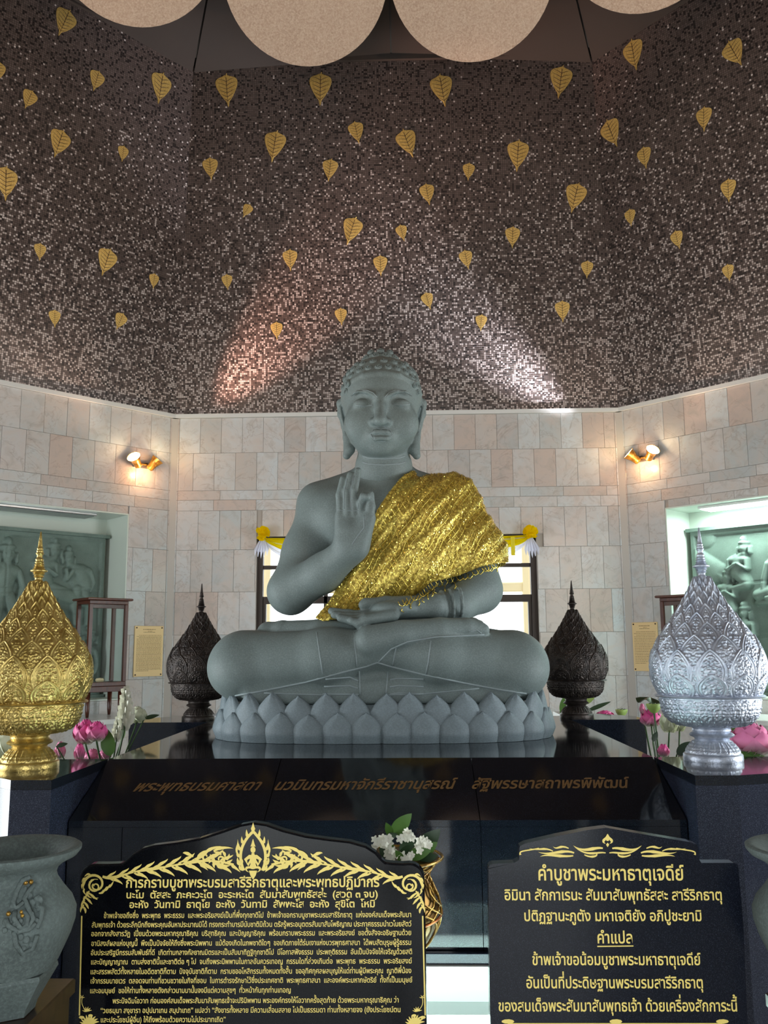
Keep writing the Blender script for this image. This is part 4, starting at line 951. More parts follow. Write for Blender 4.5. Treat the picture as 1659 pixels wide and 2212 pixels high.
block('urn_block', [(AX1+g, 2.807), (AX1+g, YB), (1.55, YB), (1.55, 3.0), (1.007, 2.807)], 'front right granite corner block carrying the silver urn')
block('urn_block', [(AX0-g, 4.84), (AX0-g, 5.5), (-1.2, 5.5), (-1.54, 5.1), (-1.54, 4.84)], 'back left granite corner block carrying a dark bronze urn', mat=M['granite'])
block('urn_block', [(AX1+g, 4.88), (1.275, 4.88), (1.275, 5.1), (.95, 5.5), (AX1+g, 5.5)], 'back right granite corner block carrying a dark bronze urn', mat=M['granite'])

# ================================================================== embossed urns
UY = 3.168; UX = float(atZ(1538, 1641, 1.2)[0])
uz = lambda py: float(atY(1535-(1650-py)*.058, py, UY)[2])-ZP
um = lambda r: r*UY*1.0/1880*1.015
z0_ = 0.
def prof(L): return [(um(r), (uz(y)-z0_)) for r, y in L]
def grid(P, n, disp=None, name='x'):
    """lathe of a profile resampled finely; disp(theta, s, r, z)->outward shift"""
    P = np.array(P); seg = np.linalg.norm(np.diff(P, axis=0), axis=1); s = np.concatenate([[0], np.cumsum(seg)]); mrow = n[1]
    t = np.linspace(0, s[-1], mrow); t = np.unique(np.concatenate([t, s])) if disp is None else t
    r = np.interp(t, s, P[:, 0]); z = np.interp(t, s, P[:, 1]); mrow = len(t)
    th = np.linspace(0, 2*PI, n[0], endpoint=False); TH, R = np.meshgrid(th, r); _, Z = np.meshgrid(th, z)
    if disp is not None:
        D = disp(TH, R, Z); dr, dz = np.gradient(r), np.gradient(z); L = np.hypot(dr, dz)+1e-9; R2 = R+D*(np.abs(dz)/L)[:, None]; Z = Z-D*(dr/L)[:, None]*np.sign(dz)[:, None]; R = R2
    V = np.stack([R*np.cos(TH), R*np.sin(TH), Z], -1).reshape(-1, 3); k = n[0]
    i = np.arange(mrow-1)[:, None]*k; j = np.arange(k)[None]; jn = (j+1) % k
    Q = np.stack([(i+j), (i+jn), (i+k+jn), (i+k+j)], -1).reshape(-1, 4)
    return V, Q
def smooth_prof(L, n=60):
    P = np.array(prof(L)); t = np.arange(len(P)); tt = np.linspace(0, len(P)-1, n); out = []
    for c in (0, 1):
        y = P[:, c]; mgr = np.gradient(y); i = np.clip(tt.astype(int), 0, len(P)-2); f = tt-i
        h00 = 2*f**3-3*f**2+1; h10 = f**3-2*f**2+f; h01 = -2*f**3+3*f**2; h11 = f**3-f**2; out.append(h00*y[i]+h10*mgr[i]+h01*y[i+1]+h11*mgr[i+1])
    return list(zip(*out))
_RT = np.random.RandomState(11).rand(64, 64, 2)
def CELL(X, Y, s):
    """rounded beads scattered on a jittered grid: 1 at a bead's middle, 0 between"""
    gx, gy = X*s, Y*s; ix, iy = np.floor(gx).astype(int), np.floor(gy).astype(int); d = np.full(X.shape, 9.)
    for a in (-1, 0, 1):
        for b in (-1, 0, 1):
            j = _RT[(ix+a) % 64, (iy+b) % 64]; d = np.minimum(d, (gx-ix-a-j[..., 0])**2+(gy-iy-b-j[..., 1])**2)
    return np.sqrt(np.clip(1-d*4.2, 0, 1))
def tiers(rows, seed):
    def f(TH, R, Z):
        Hh = np.zeros_like(R); RS = np.random.RandomState(seed)
        for (za, zb, N, ph, lift, bead) in rows:     # upper rows first
            A = TH*N/(2*PI)+ph; u = (A-np.floor(A)-.5)*2; v = (Z-za)/(zb-za); vc = np.clip(v, 0, 1)
            w = np.where(vc < .35, .80+.2*np.sin(vc/.35*PI/2), np.cos(np.clip((vc-.35)/.65, 0, 1)*PI/2)**.72)*.98
            ins = (np.abs(u) < w) & (v >= 0) & (v <= 1)
            e = w-np.abs(u); sc = R*PI/N
            rim = .0042*np.exp(-((e*sc-.0050)/.0026)**2)+.0030*np.exp(-((e*sc-.0155)/.0024)**2)
            bd = .0042*CELL(np.abs(u)*sc, Z, 100)*(e*sc > .021)*bead
            h = lift*(.35+.65*vc)+rim+bd+.004*(1-np.abs(u)**2)*vc
            Hh = np.where(ins, np.maximum(h, 0), Hh+0*h)
            # beads in the gaps
            gap = (~ins) & (v > -.05) & (v < 1.02) & (Hh <= 1e-6)
            Hh = np.where(gap, .004*CELL(TH*R, Z, 95), Hh)
        return Hh
    return f
zc = lambda y: uz(y)-z0_
LID = [(110, 1503), (108, 1490), (112, 1465), (113, 1440), (107, 1410), (93, 1380), (76, 1355), (57, 1328), (41, 1303), (28, 1280), (19, 1262), (13, 1245)]
LID = [(98, 1500), (106, 1480), (111.5, 1455), (111.5, 1432), (106, 1408), (94, 1383), (77, 1357), (59, 1330), (43, 1305), (30, 1282), (20, 1263), (12.5, 1246)]
rows = []
spec = [(1268, 1246, 8), (1280, 1255, 8), (1293, 1265, 9), (1308, 1277, 9), (1326, 1290, 10), (1346, 1306, 10), (1370, 1325, 11), (1398, 1347, 11), (1432, 1374, 12), (1474, 1403, 12), (1501, 1452, 24)]
for i, (yb, yt, N) in enumerate(spec):
    rows.append((zc(yb), zc(yt), 11 if N < 24 else 11, (i % 2)*.5 if i < 10 else .5, .004 if i > 6 else .0028, 1. if i > 3 else 0))
lid = make_mesh('lid', *grid(smooth_prof(LID, 80), (440, 320), tiers(rows, 1)), None, True)
def bowld(TH, R, Z):
    v = (Z-zc(1566))/(zc(1504)-zc(1566)); N = 22; A = TH*N/(2*PI); u = (A-np.floor(A)-.5)*2; w = np.where(v < .6, .9, np.cos(np.clip((v-.6)/.35, 0, 1)*PI/2)**.7*.9)
    e = w-np.abs(u); sc = R*PI/N; h = .0028*np.exp(-((e*sc-.003)/.002)**2)+.0034*CELL(np.abs(u)*sc, Z, 130)
    return np.where((v > .03) & (v < .94), h, 0)
BOWL = [(36, 1571), (62, 1566), (82, 1554), (93, 1538), (97, 1520), (98, 1508), (99, 1503)]
bowl = make_mesh('bowl', *grid(smooth_prof(BOWL, 40), (360, 90), bowld), None, True)
rim = MB(); rim.lathe([(um(96), zc(1504)), (um(107), zc(1504.5)), (um(109), zc(1502.5)), (um(107), zc(1500)), (um(97), zc(1499))], 96); rim = sg(rim.mesh('rim', None), 60)
def footd(TH, R, Z):
    v = (Z-zc(1624))/(zc(1600)-zc(1624)); N = 16; A = TH*N/(2*PI); u = (A-np.floor(A)-.5)*2; w = np.cos(np.clip((1-v), 0, 1)*PI/2*.85)**.7*.9
    e = w-np.abs(u); sc = R*PI/N; return np.where((v > .02) & (v < .98), .0025*np.exp(-((e*sc-.003)/.002)**2)+.0016*np.abs(np.sin(TH*R*330)*np.sin(Z*320)), 0)
FOOT = [(54, 1626), (51, 1619), (45, 1610), (38, 1602), (35, 1599)]
foot = make_mesh('foot', *grid(smooth_prof(FOOT, 30), (240, 50), footd), None, True)
bs = MB(); bs.lathe([(.002, 0), (um(58), 0), (um(58.5), .005), (um(58), zc(1629)), (um(56), zc(1626.5)), (um(53), zc(1625.5)), (.002, zc(1625.5))], 96); bs = sg(bs.mesh('base_ring', None), 50)
nk = MB(); nk.lathe([(um(34), zc(1601)), (um(35), zc(1598)), (um(33), zc(1596)), (um(35), zc(1593)), (um(43), zc(1589)), (um(44), zc(1586)), (um(41), zc(1583)), (um(36), zc(1580)), (um(38), zc(1577)), (um(37), zc(1573)), (um(40), zc(1570))], 64); nk = sg(nk.mesh('neck', None), 50)
SP = [(12.5, 1247), (9, 1245), (7, 1241), (8, 1238), (10.5, 1236), (8.5, 1234), (10, 1232), (12, 1230), (10, 1228), (12, 1227), (17, 1224.5), (17, 1222.5), (11, 1221), (13, 1219), (9, 1217.5), (11.5, 1215), (8.5, 1213), (10.5, 1210), (8, 1208), (9.5, 1205), (7.5, 1203), (8.5, 1199), (6, 1196), (5.4, 1191), (7.5, 1188), (8.5, 1186), (6.5, 1184), (7.2, 1181), (5.6, 1179), (6.4, 1176), (5, 1174), (4.6, 1170), (1.6, 1142), (.2, 1139)]
fn = MB(); fn.lathe(prof(SP), 32); fn = sg(fn.mesh('spire', None), 50)
UP = [('base_ring', bs), ('foot', foot), ('neck', nk), ('bowl', bowl), ('rim', rim), ('lid', lid), ('spire', fn)]
def urn(loc, s, rz, label, grp, mat):
    t = empty('lidded_urn', loc, label, 'urn', grp, None, rz); t.scale = (1, 1, 1)
    for nm, me in UP:
        if len(me.materials) == 0: me.materials.append(mat)
        o = link(nm, me, t, Matrix.Diagonal((s, s, s, 1)), rel=True); o.material_slots[0].link = 'OBJECT'; o.material_slots[0].material = mat
    return t
hz = lambda px, pb, pt, Y: float(atY(px, pt, Y)[2]-atY(px, pb, Y)[2])
H0 = zc(1139)
urn((UX, UY, ZP), 1., .45, 'silver embossed lotus bud urn on the front right granite block', 'lotus bud urns', M['silver'])
gx = float(atZ(81, 1653, 1.2)[0])
urn((gx, 3.03, ZP), hz(100, 1652, 1141, 3.03)/H0*1.0, .2, 'gold embossed lotus bud urn on the front left granite block', 'lotus bud urns', M['gold'])
urn((.93, 5.02, ZP), hz(1232, 1555, 1258, 5.02)/H0, .1, 'dark bronze lotus bud urn on the back right block, beside the Buddha knee', 'lotus bud urns', M['bronze'])
urn((-1.195, 5.0, ZP), hz(425, 1559, 1264, 5.0)/H0, .3, 'dark bronze lotus bud urn on the back left block, beside the Buddha knee', 'lotus bud urns', M['bronze'])

# ================================================================== lettering
GC = {}
def glyph(ch, bold=0.):
    if (ch, bold) in GC: return GC[(ch, bold)]
    def mk(t):
        cu = bpy.data.curves.new('g', 'FONT'); cu.body = t; cu.resolution_u = 3; cu.offset = bold; cu.dimensions = '2D'; cu.fill_mode = 'FRONT'
        o = bpy.data.objects.new('g', cu); SC.collection.objects.link(o); bpy.context.view_layer.update()
        me = bpy.data.meshes.new_from_object(o.evaluated_get(bpy.context.evaluated_depsgraph_get()))
        v = [(a.co.x, a.co.y) for a in me.vertices]; f = [tuple(p.vertices) for p in me.polygons]
        bpy.data.objects.remove(o); bpy.data.curves.remove(cu); bpy.data.meshes.remove(me); return v, f
    v, f = mk(ch) if ch != ' ' else ([], [])
    a = mk(ch+'|')[0]; b = mk('|')[0]; adv = max(x for x, y in a)-max(x for x, y in b)
    GC[(ch, bold)] = (v, f, adv); return GC[(ch, bold)]
UPV = 'ิีึืั็'; TONE = '่้๊๋์ํ'
def layout(txt, bold):
    x = 0; out = []; prev = ''
    for i, ch in enumerate(txt):
        v, f, adv = glyph(ch, bold); dx = dy = 0
        nxt = txt[i+1] if i+1 < len(txt) else ''
        if ch in TONE:
            if prev in UPV or nxt == 'ำ': dy = .20
            dx = -.0
        if (ch in TONE or ch in UPV):
            j = i-1
            while j >= 0 and (txt[j] in UPV or txt[j] in TONE): j -= 1
            if j >= 0 and txt[j] in 'ปฝฟ': dx -= .12
        if ch in 'ุู' and prev in 'ญฐฎฏ': dy = -.14
        out.append(([(a+x+dx, b+dy) for a, b in v], f)); x += adv if ch not in UPV+TONE+'ฺุู' else 0; prev = ch
    return out, x
def text_line(name, txt, parent, mat, org, U, Vv, N, width, height, bold=.012, shear=0.):
    """txt fitted from org along U over width, consonants as tall as height"""
    gl, wd_ = layout(txt, bold); sx = width/wd_; sy = height/.558; m = MB(); org, U, Vv, N = [np.array(a, float) for a in (org, U, Vv, N)]
    for v, f in gl:
        if v: m.add([org+U*(a*sx+shear*b*sy)+Vv*b*sy+N*.0012 for a, b in v], f)
    return m.build(name, mat, parent)
# inscription on the slope
sl = np.array([0, YB-YF, ZP-ZB]); sl /= np.linalg.norm(sl); sn = np.cross([1, 0, 0], sl); sn = sn if sn[1] < 0 else -sn
for i, (txt, xa, xb, ya, yb, h) in enumerate((('พระพุทธบรมศาสดา', 283, 557, 1710, 1707, 17), ('นวมินทรมหาจักรีราชานุสรณ์', 588, 980, 1707, 1704, 17), ('สัฐิพรรษาสถาพรพิพัฒน์', 1017, 1357, 1704, 1702, 17))):
    a = onplane(xa, ya, (0, YF, ZB), sn); b = onplane(xb, yb, (0, YF, ZB), sn); c = onplane(xa, ya-h, (0, YF, ZB), sn); u = (b-a)/np.linalg.norm(b-a)
    text_line('inscription', txt, alt, M['bronze_letter'], a, u, sl, sn, np.linalg.norm(b-a), np.linalg.norm((c-a)@sl), .022, .28)

# ================================================================== offering table and the two prayer plaques
TZ = float(atY(990, 2078, 2.895)[2])
tb = empty('offering_table', (-.1, 2.2, 0), 'low table with a white marble top around an added glowing tray, in front of the altar', 'table')
for a, b, c, d in ((-.77, 2.855, .725, 2.895), (-.77, 1.895, .725, 2.28), (-.77, 2.2805, -.67, 2.8545), (.65, 2.2805, .725, 2.8545)): m = MB(); m.box((a, b, TZ-.1), (c, d, TZ)); m.build('table_top', M['white_marble'], tb)
m = MB(); m.box((-.67, 2.2805, TZ-.115), (.65, 2.8545, TZ-.1)); m.build('added_glow_tray', M['white_marble'], tb)
m = MB(); m.box((-.6695, 2.2808, TZ-.012), (.6495, 2.8542, TZ-.004)); m.build('added_glass_top', M['glass'], tb)
for yt in (2.50, 2.62): m = MB(); m.tube([(-.65, yt, TZ-.07), (.63, yt, TZ-.07)], .022, 12); m.build('added_glow_tube', M['tray_glow'], tb, smooth=True)  # tubes, tray and glass are added to make the bright patch here
m = MB(); m.box((-.77, 2.87, TZ+.0005), (.725, 2.893, float(atY(990, 2060, 2.87)[2])), .002); m.build('back_upstand', M['granite2'], tb)
m = MB(); m.box((-.75, 1.91, 0), (.705, 2.88, TZ-.116)); m.build('table_body', M['granite'], tb)
PY1, PY2 = 2.0, 1.96
def plaque(name, Y, outline, label, mat, dep=.03):
    t = empty(name, (float(atY(sum(p[0] for p in outline)/len(outline), 2000, Y)[0]), Y+.015, TZ), label, 'plaque')
    P = [atY(x, y, Y)[[0, 2]] for x, y in outline]; xl, xr = P[0][0], P[-1][0]; P = [(xl, TZ+.001)]+[tuple(p) for p in P]+[(xr, TZ+.001)]
    m = MB(); m.prism(P, Y, Y+dep, lambda a, b, c: (a, c, b)); o = m.build('slab', mat, t)
    bv = o.modifiers.new('bevel', 'BEVEL'); bv.width = .004; bv.segments = 2; bv.limit_method = 'ANGLE'
    m = MB(); m.box((xl-.03, Y-.05, TZ+.0005), (xr+.03, Y+.08, TZ+.022), .004); 
    m2 = MB(); m2.box((xl-.02, Y+dep+.001, TZ+.023), (xl+.03, Y+.08, TZ+.12)); m2.box((xr-.03, Y+dep+.001, TZ+.023), (xr+.02, Y+.08, TZ+.12)); st = m.build('stand', M['granite'], t)
    for a in (xl-.02, xr-.03):
        m2 = MB(); m2.box((a, Y+dep+.001, TZ+.023), (a+.05, Y+.08, TZ+.12)); m2.build('support', M['granite'], t)
    return t
def arc(c, r, a0, a1, n=6): return [(c[0]+r*math.cos(math.radians(a0+(a1-a0)*i/n)), c[1]-r*math.sin(math.radians(a0+(a1-a0)*i/n))) for i in range(n+1)]
O1 = [(168, 2212), (170, 2000), (171, 1908)]+arc((204, 1900), 33, 175, 92)+[(235, 1867), (262, 1866), (270, 1860), (285, 1846), (305, 1834), (330, 1827), (380, 1821), (430, 1812), (480, 1796), (520, 1782), (548, 1777), (575, 1781), (612, 1794), (660, 1806), (710, 1813), (755, 1818), (790, 1828), (812, 1842), (824, 1856), (832, 1863), (850, 1865), (872, 1866)]+arc((884, 1898), 33, 90, 8)+[(919, 1990), (923, 2212)]
pl1 = plaque('prayer_plaque', PY1, O1, 'black granite prayer plaque with a curved crest and many lines of gold Thai text', M['plaque'])
O2 = [(1059, 2212), (1056, 2000), (1055, 1876)]+arc((1066, 1877), 11, 180, 95, 3)+[(1110, 1864), (1121, 1858), (1122, 1835), (1123, 1828), (1135, 1822), (1200, 1807), (1270, 1793), (1310, 1788), (1360, 1797), (1430, 1809), (1490, 1819), (1505, 1824), (1508, 1832), (1511, 1858), (1515, 1864), (1580, 1864)]+arc((1584, 1875), 11, 85, 5, 3)+[(1606, 2000), (1615, 2212)]
pl2 = plaque('prayer_plaque', PY2, O2, 'speckled dark granite prayer plaque with a stepped top and large gold Thai text', M['plaque2'])
def pl_text(t, Y, txt, xa, xb, y, h, bold=.014, slope=0., nm='text_line'):
    a = atY(xa, y, Y); b = atY(xb, y+slope*(xb-xa), Y); c = atY(xa, y-h, Y); u = (b-a)/np.linalg.norm(b-a)
    return text_line(nm, txt, t, M['lettering'], a, u, (0, 0, 1), (0, -1, 0), np.linalg.norm(b-a), c[2]-a[2], bold)
L1 = [('การกราบบูชาพระบรมสารีริกธาตุและพระพุทธปฏิมากร', 271, 820, 1917, 17, .02), ('นะโม  ตัสสะ  ภะคะวะโต  อะระหะโต  สัมมาสัมพุทธัสสะ  (สวด ๓ จบ)', 272, 817, 1940, 12, .02),
 ('อะหัง  วันทามิ  ธาตุโย  อะหัง  วันทามิ  สัพพะโส  อะหัง  สุขิโต  โหมิ', 279, 811, 1961, 12, .02),
 ('ข้าพเจ้าขอถึงซึ่ง  พระพุทธ  พระธรรม  และพระอริยสงฆ์เป็นที่พึ่งทุกชาติไป  ข้าพเจ้าขอกราบบูชาพระบรมสารีริกธาตุ  แห่งองค์สมเด็จพระสัมมา', 224, 889, 1983, 9, .012),
 ('สัมพุทธเจ้า ด้วยระลึกนึกถึงพระคุณอันหาประมาณมิได้ ทรงกระทำบารมีนับชาติมิถ้วน ตรัสรู้พระอนุตตรสัมมาสัมโพธิญาณ ประกาศธรรมนำเวไนยสัตว์', 198, 889, 2003, 9, .012),
 ('ออกจากสังสารวัฏ  เปี่ยมด้วยพระมหากรุณาธิคุณ  บริสุทธิคุณ  และปัญญาธิคุณ  พร้อมกราบพระธรรม  และพระอริยสงฆ์  ขอตั้งสัจจะอธิษฐานด้วย', 197, 889, 2022, 9, .012),
 ('อานิสงส์ผลแห่งบุญนี้  พึงเป็นปัจจัยให้ถึงซึ่งพระนิพพาน  แม้ต้องเกิดในภพชาติใดๆ  ขอเกิดภายใต้ร่มเงาแห่งบวรพุทธศาสนา  ได้พบสัตบุรุษผู้รู้ธรรม', 197, 889, 2043, 9, .012),
 ('อันประเสริฐมีกรรมสัมพันธ์ที่ดี  เกิดท่ามกลางกัลยาณมิตรและเป็นสัมมาทิฏฐิทุกชาติไป  มีโอกาสฟังธรรม  ประพฤติธรรม  อันเป็นปัจจัยให้เจริญด้วยสติ', 196, 891, 2063, 9, .012),
 ('และปัญญาญาณ  ตามส่งชาตินี้และชาติต่อ ๆ ไป  จนถึงพระนิพพานในกาลอันควรเทอญ  กรรมใดที่ล่วงเกินต่อ  พระพุทธ  พระธรรม  พระอริยสงฆ์', 196, 890, 2083, 9, .012),
 ('และสรรพสัตว์ทั้งหลายในอดีตชาติก็ตาม  ปัจจุบันชาติก็ตาม  กราบขออโหสิกรรมทั้งหมดทั้งสิ้น  ขออุทิศกุศลผลบุญให้แด่ท่านผู้มีพระคุณ  ญาติพี่น้อง', 195, 889, 2104, 9, .012),
 ('เจ้ากรรมนายเวร  ตลอดจนท่านที่ขวนขวายในกิจที่ชอบ  ในการดำรงรักษาไว้ซึ่งประเทศชาติ  พระพุทธศาสนา  และองค์พระมหากษัตริย์  ทั้งที่เป็นมนุษย์', 195, 891, 2124, 9, .012),
 ('และอมนุษย์  ขอให้ท่านทั้งหลายดังกล่าวนามมานั้นจงมีแต่ความสุขๆ  ทั่วหน้ากันทุกท่านเทอญ', 194, 629, 2145, 9, .012),
 ('พระปัจฉิมโอวาท ก่อนองค์สมเด็จพระสัมมาสัมพุทธเจ้าจะปรินิพพาน พระองค์ทรงให้โอวาทครั้งสุดท้าย ด้วยพระมหากรุณาธิคุณ ว่า', 243, 862, 2167, 9, .012),
 ('“วยธมฺมา สงฺขารา อปฺปมาเทน สมฺปาเทถ” แปลว่า “สังขารทั้งหลาย มีความเสื่อมสลาย ไปเป็นธรรมดา ท่านทั้งหลายจง (ยังประโยชน์ตน', 217, 866, 2188, 9, .012),
 ('และประโยชน์ผู้อื่น) ให้ถึงพร้อมด้วยความไม่ประมาทเถิด”', 217, 488, 2208, 9, .012)]
for tx, xa, xb, y, h, b in L1: pl_text(pl1, PY1, tx, xa, xb, y, h, b, -.0035)
L2 = [('คำบูชาพระมหาธาตุเจดีย์', 1161, 1478, 1901, 24), ('อิมินา สักกาเรนะ สัมมาสัมพุทธัสสะ สารีริกธาตุ', 1089, 1561, 1944, 18), ('ปติฏฐานะภูตัง มหาเจติยัง อภิปูชะยามิ', 1131, 1517, 1989, 18),
 ('คำแปล', 1289, 1368, 2037, 20), ('ข้าพเจ้าขอน้อมบูชาพระมหาธาตุเจดีย์', 1149, 1514, 2084, 19), ('อันเป็นที่ประดิษฐานพระบรมสารีริกธาตุ', 1136, 1520, 2134, 19), ('ของสมเด็จพระสัมมาสัมพุทธเจ้า ด้วยเครื่องสักการะนี้', 1076, 1594, 2184, 19)]
for tx, xa, xb, y, h in L2: pl_text(pl2, PY2, tx, xa, xb, y, h, .016)
def flat(t, Y, polys, name, mat=M['lettering']):
    """gilded shapes on a plaque face; polys are outlines in plaque pixels"""
    m = MB()
    for ip, P in enumerate(polys):
        pts = [atY(x, y, Y) for x, y in P]; ar = sum(pts[i][0]*pts[(i+1) % len(pts)][2]-pts[(i+1) % len(pts)][0]*pts[i][2] for i in range(len(pts)))
        pts = [(p[0], Y-.0012-(ip % 97)*1.5e-5, p[2]) for p in pts]
        if ar < 0: pts = pts[::-1]
        m.add(pts, [tuple(range(len(pts)))])
    return m.build(name, mat, t)
def strip(pts, ws):
    """tapering curved stroke as quads"""
    n = len(pts); L = []; R_ = []
    for i in range(n):
        a = pts[max(i-1, 0)]; b = pts[min(i+1, n-1)]; dx, dy = b[0]-a[0], b[1]-a[1]; l = math.hypot(dx, dy)+1e-9; nx, ny = -dy/l, dx/l
        L.append((pts[i][0]+nx*ws[i], pts[i][1]+ny*ws[i])); R_.append((pts[i][0]-nx*ws[i], pts[i][1]-ny*ws[i]))
    return [[L[i], L[i+1], R_[i+1], R_[i]] for i in range(n-1)]
def bez(P, n=9):
    out = []
    for i in range(n):
        t = i/(n-1); Q_ = [np.array(p, float) for p in P]
        while len(Q_) > 1: Q_ = [Q_[j]*(1-t)+Q_[j+1]*t for j in range(len(Q_)-1)]
        out.append(tuple(Q_[0]))
    return out
def flame(P, w, n=10):      # leaf-like stroke, fat in the first third, pointed at the end
    b = bez(P, n); return strip(b, [w*(.35+1.5*s)*(1-s)**.8 if s < .3 else w*.8*((1-s)/.7)**.7*(1.03) for s in [i/(n-1) for i in range(n)]])
def curlf(cx, cy, r, a0, turns, w, n=22, sg_=1):
    pts = []; ws = []
    for i in range(n):
        s = i/(n-1); a = a0+sg_*turns*2*PI*s; rr = r*(1-.86*s); pts.append((cx+rr*math.cos(a), cy-rr*math.sin(a))); ws.append(w*(1-.55*s) if s > .06 else w*.3)
    return strip(pts, ws)
def mirror(S, c): return [[(2*c-x, y) for x, y in P][::-1] for P in S]
S = []
# half of the crest garland, from the corner roundel up to the middle; mirrored afterwards
S += curlf(206, 1911, 27, 3.6, 1.15, 3.2, 26, -1)+curlf(206, 1914, 16, 1.2, 1.3, 2.6, 20, 1)
for a in range(6): S += flame([(206+24*math.cos(2+a*.5), 1911-24*math.sin(2+a*.5)), (206+31*math.cos(2.1+a*.5), 1911-31*math.sin(2.1+a*.5)), (206+29*math.cos(2.5+a*.5), 1911-29*math.sin(2.5+a*.5))], 3.0, 6)
for i, (x, y) in enumerate(((190, 1932), (184, 1942), (180, 1952), (178, 1962))): S += flame([(x-2, y-6), (x+10, y), (x+16-i*3, y+9), (x+22-i*5, y+11)], 3.6, 8)+flame([(x+4, y-8), (x-5, y), (x-3, y+9)], 3.2, 7)
for i, (x, y) in enumerate(((222, 1925), (230, 1919), (238, 1912))): S += flame([(x-8, y+4), (x, y+6), (x+6, y-4), (x+8, y-10)], 3.4, 7)
spine = bez([(222, 1893), (258, 1908), (282, 1870), (322, 1868), (352, 1900), (388, 1846), (420, 1868), (452, 1848), (505, 1868)], 40)
S += strip(spine, [2.6+.9*math.sin(i*.5) for i in range(40)])
for i in range(2, 38, 2):
    x, y = spine[i]; k = 1+.75*i/38; up = 1 if (i//2) % 2 else -1
    S += flame([(x-6, y), (x+3, y-up*8*k), (x+12*k, y-up*9*k), (x+15*k, y-up*15*k)], 3.4*k, 9)
    S += flame([(x, y), (x+8, y+up*6*k), (x+14*k, y+up*4*k), (x+17*k, y+up*9*k)], 2.8*k, 8)
S += curlf(476, 1856, 15, 2.5, 1.2, 3.2, 20, 1)+curlf(445, 1850, 11, .5, 1.1, 3., 18, -1)
for a in range(9): S += flame([(476+13*math.cos(a*.7), 1857-11*math.sin(a*.7)), (476+20*math.cos(a*.7+.3), 1857-17*math.sin(a*.7+.3)), (476+27*math.cos(a*.7+.75), 1857-20*math.sin(a*.7+.75))], 4.6, 8)
for a, b in (((425, 1862), (448, 1836)), ((440, 1845), (482, 1828)), ((462, 1838), (505, 1832)), ((418, 1850), (395, 1843)), ((432, 1868), (450, 1880)), ((500, 1870), (520, 1884))): S += flame([a, ((a[0]+b[0])/2-6, (a[1]+b[1])/2-8), b], 5, 9)
S2 = mirror(S, 546)
flat(pl1, PY1, S, 'scroll_garland'); flat(pl1, PY1, S2, 'scroll_garland')
# praying figure in a flame-edged arch
A_ = []
for s in (-1, 1):
    cxx = 547
    A_ += strip(bez([(cxx+s*20, 1880), (cxx+s*34, 1850), (cxx+s*27, 1820), (cxx, 1796)], 14), [3.]*14)
    for i in range(7):
        t = i/6; x, y = bez([(cxx+s*24, 1876), (cxx+s*38, 1848), (cxx+s*30, 1818), (cxx, 1790)], 7)[i]; A_ += flame([(x-s*3, y+3), (x+s*7*(1-t), y+1), (x+s*5*(1-t), y-10-4*t)], 4.6, 7)
    A_ += curlf(cxx+s*30, 1862, 8, 1.2, 1.1, 2.2, 14, s); A_ += flame([(cxx+s*30, 1850), (cxx+s*42, 1835), (cxx+s*30, 1828), (cxx+s*33, 1812)], 3.6, 8)
    A_ += strip([(cxx+s*6, 1849), (cxx+s*16, 1856), (cxx+s*11, 1868), (cxx+s*2, 1852)], [4, 3.6, 3.2, 1.6]) # arms, hands joined
    A_ += flame([(cxx, 1876), (cxx+s*14, 1868), (cxx+s*22, 1878), (cxx+s*8, 1884)], 4, 8)
A_ += strip([(547, 1846), (547, 1856), (547, 1866), (547, 1874)], [8, 7, 5.5, 9]); A_ += [[(547+5.6*math.cos(a), 1835-7*math.sin(a)) for a in np.linspace(0, 2*PI, 14)[:-1]]]
A_ += strip([(547, 1828), (547, 1822), (547, 1812)], [5.5, 3.2, .6]); A_ += strip([(547, 1796), (547, 1788), (547, 1782)], [3, 4, .4])+strip([(547, 1880), (547, 1890), (547, 1899)], [9, 6, .5])+strip([(547, 1842), (547, 1847)], [3, 3.6])
flat(pl1, PY1, A_, 'praying_figure')
for xa, xb in ((177, 172), (913, 918.5)):
    flat(pl1, PY1, strip([(xa, 1978), (xb, 2193)], [1.5, 1.5]), 'border_line'); s = 1 if xa < 500 else -1
    F_ = []
    for (fx, fy, r, n_) in ((xb+s*22, 2212, 22, 9), (xb+s*17, 2184, 11, 6), (xb+s*6, 2155, 7, 4)):
        for i in range(n_):
            a = PI*(.08+.84*i/(n_-1)); F_ += flame([(fx, fy), (fx+r*.62*math.cos(a+.2), fy-r*.62*math.sin(a+.2)), (fx+r*math.cos(a), fy-r*math.sin(a))], r*.17, 7)
    F_ += strip(bez([(xb+s*17, 2184), (xb+s*2, 2172), (xb+s*6, 2156)], 8), [.7]*8)+[[(xb+s*5+6*math.cos(a), 2197-3.4*math.sin(a)) for a in np.linspace(0, 2*PI, 12)[:-1]], [(xb+s*24+5*math.cos(a), 2193-3*math.sin(a)) for a in np.linspace(0, 2*PI, 12)[:-1]]]
    flat(pl1, PY1, F_, 'lotus_corner')
flat(pl2, PY2, strip([(1290, 2044), (1368, 2043)], [1.3, 1.3]), 'underline')
C2 = 1312; G = []
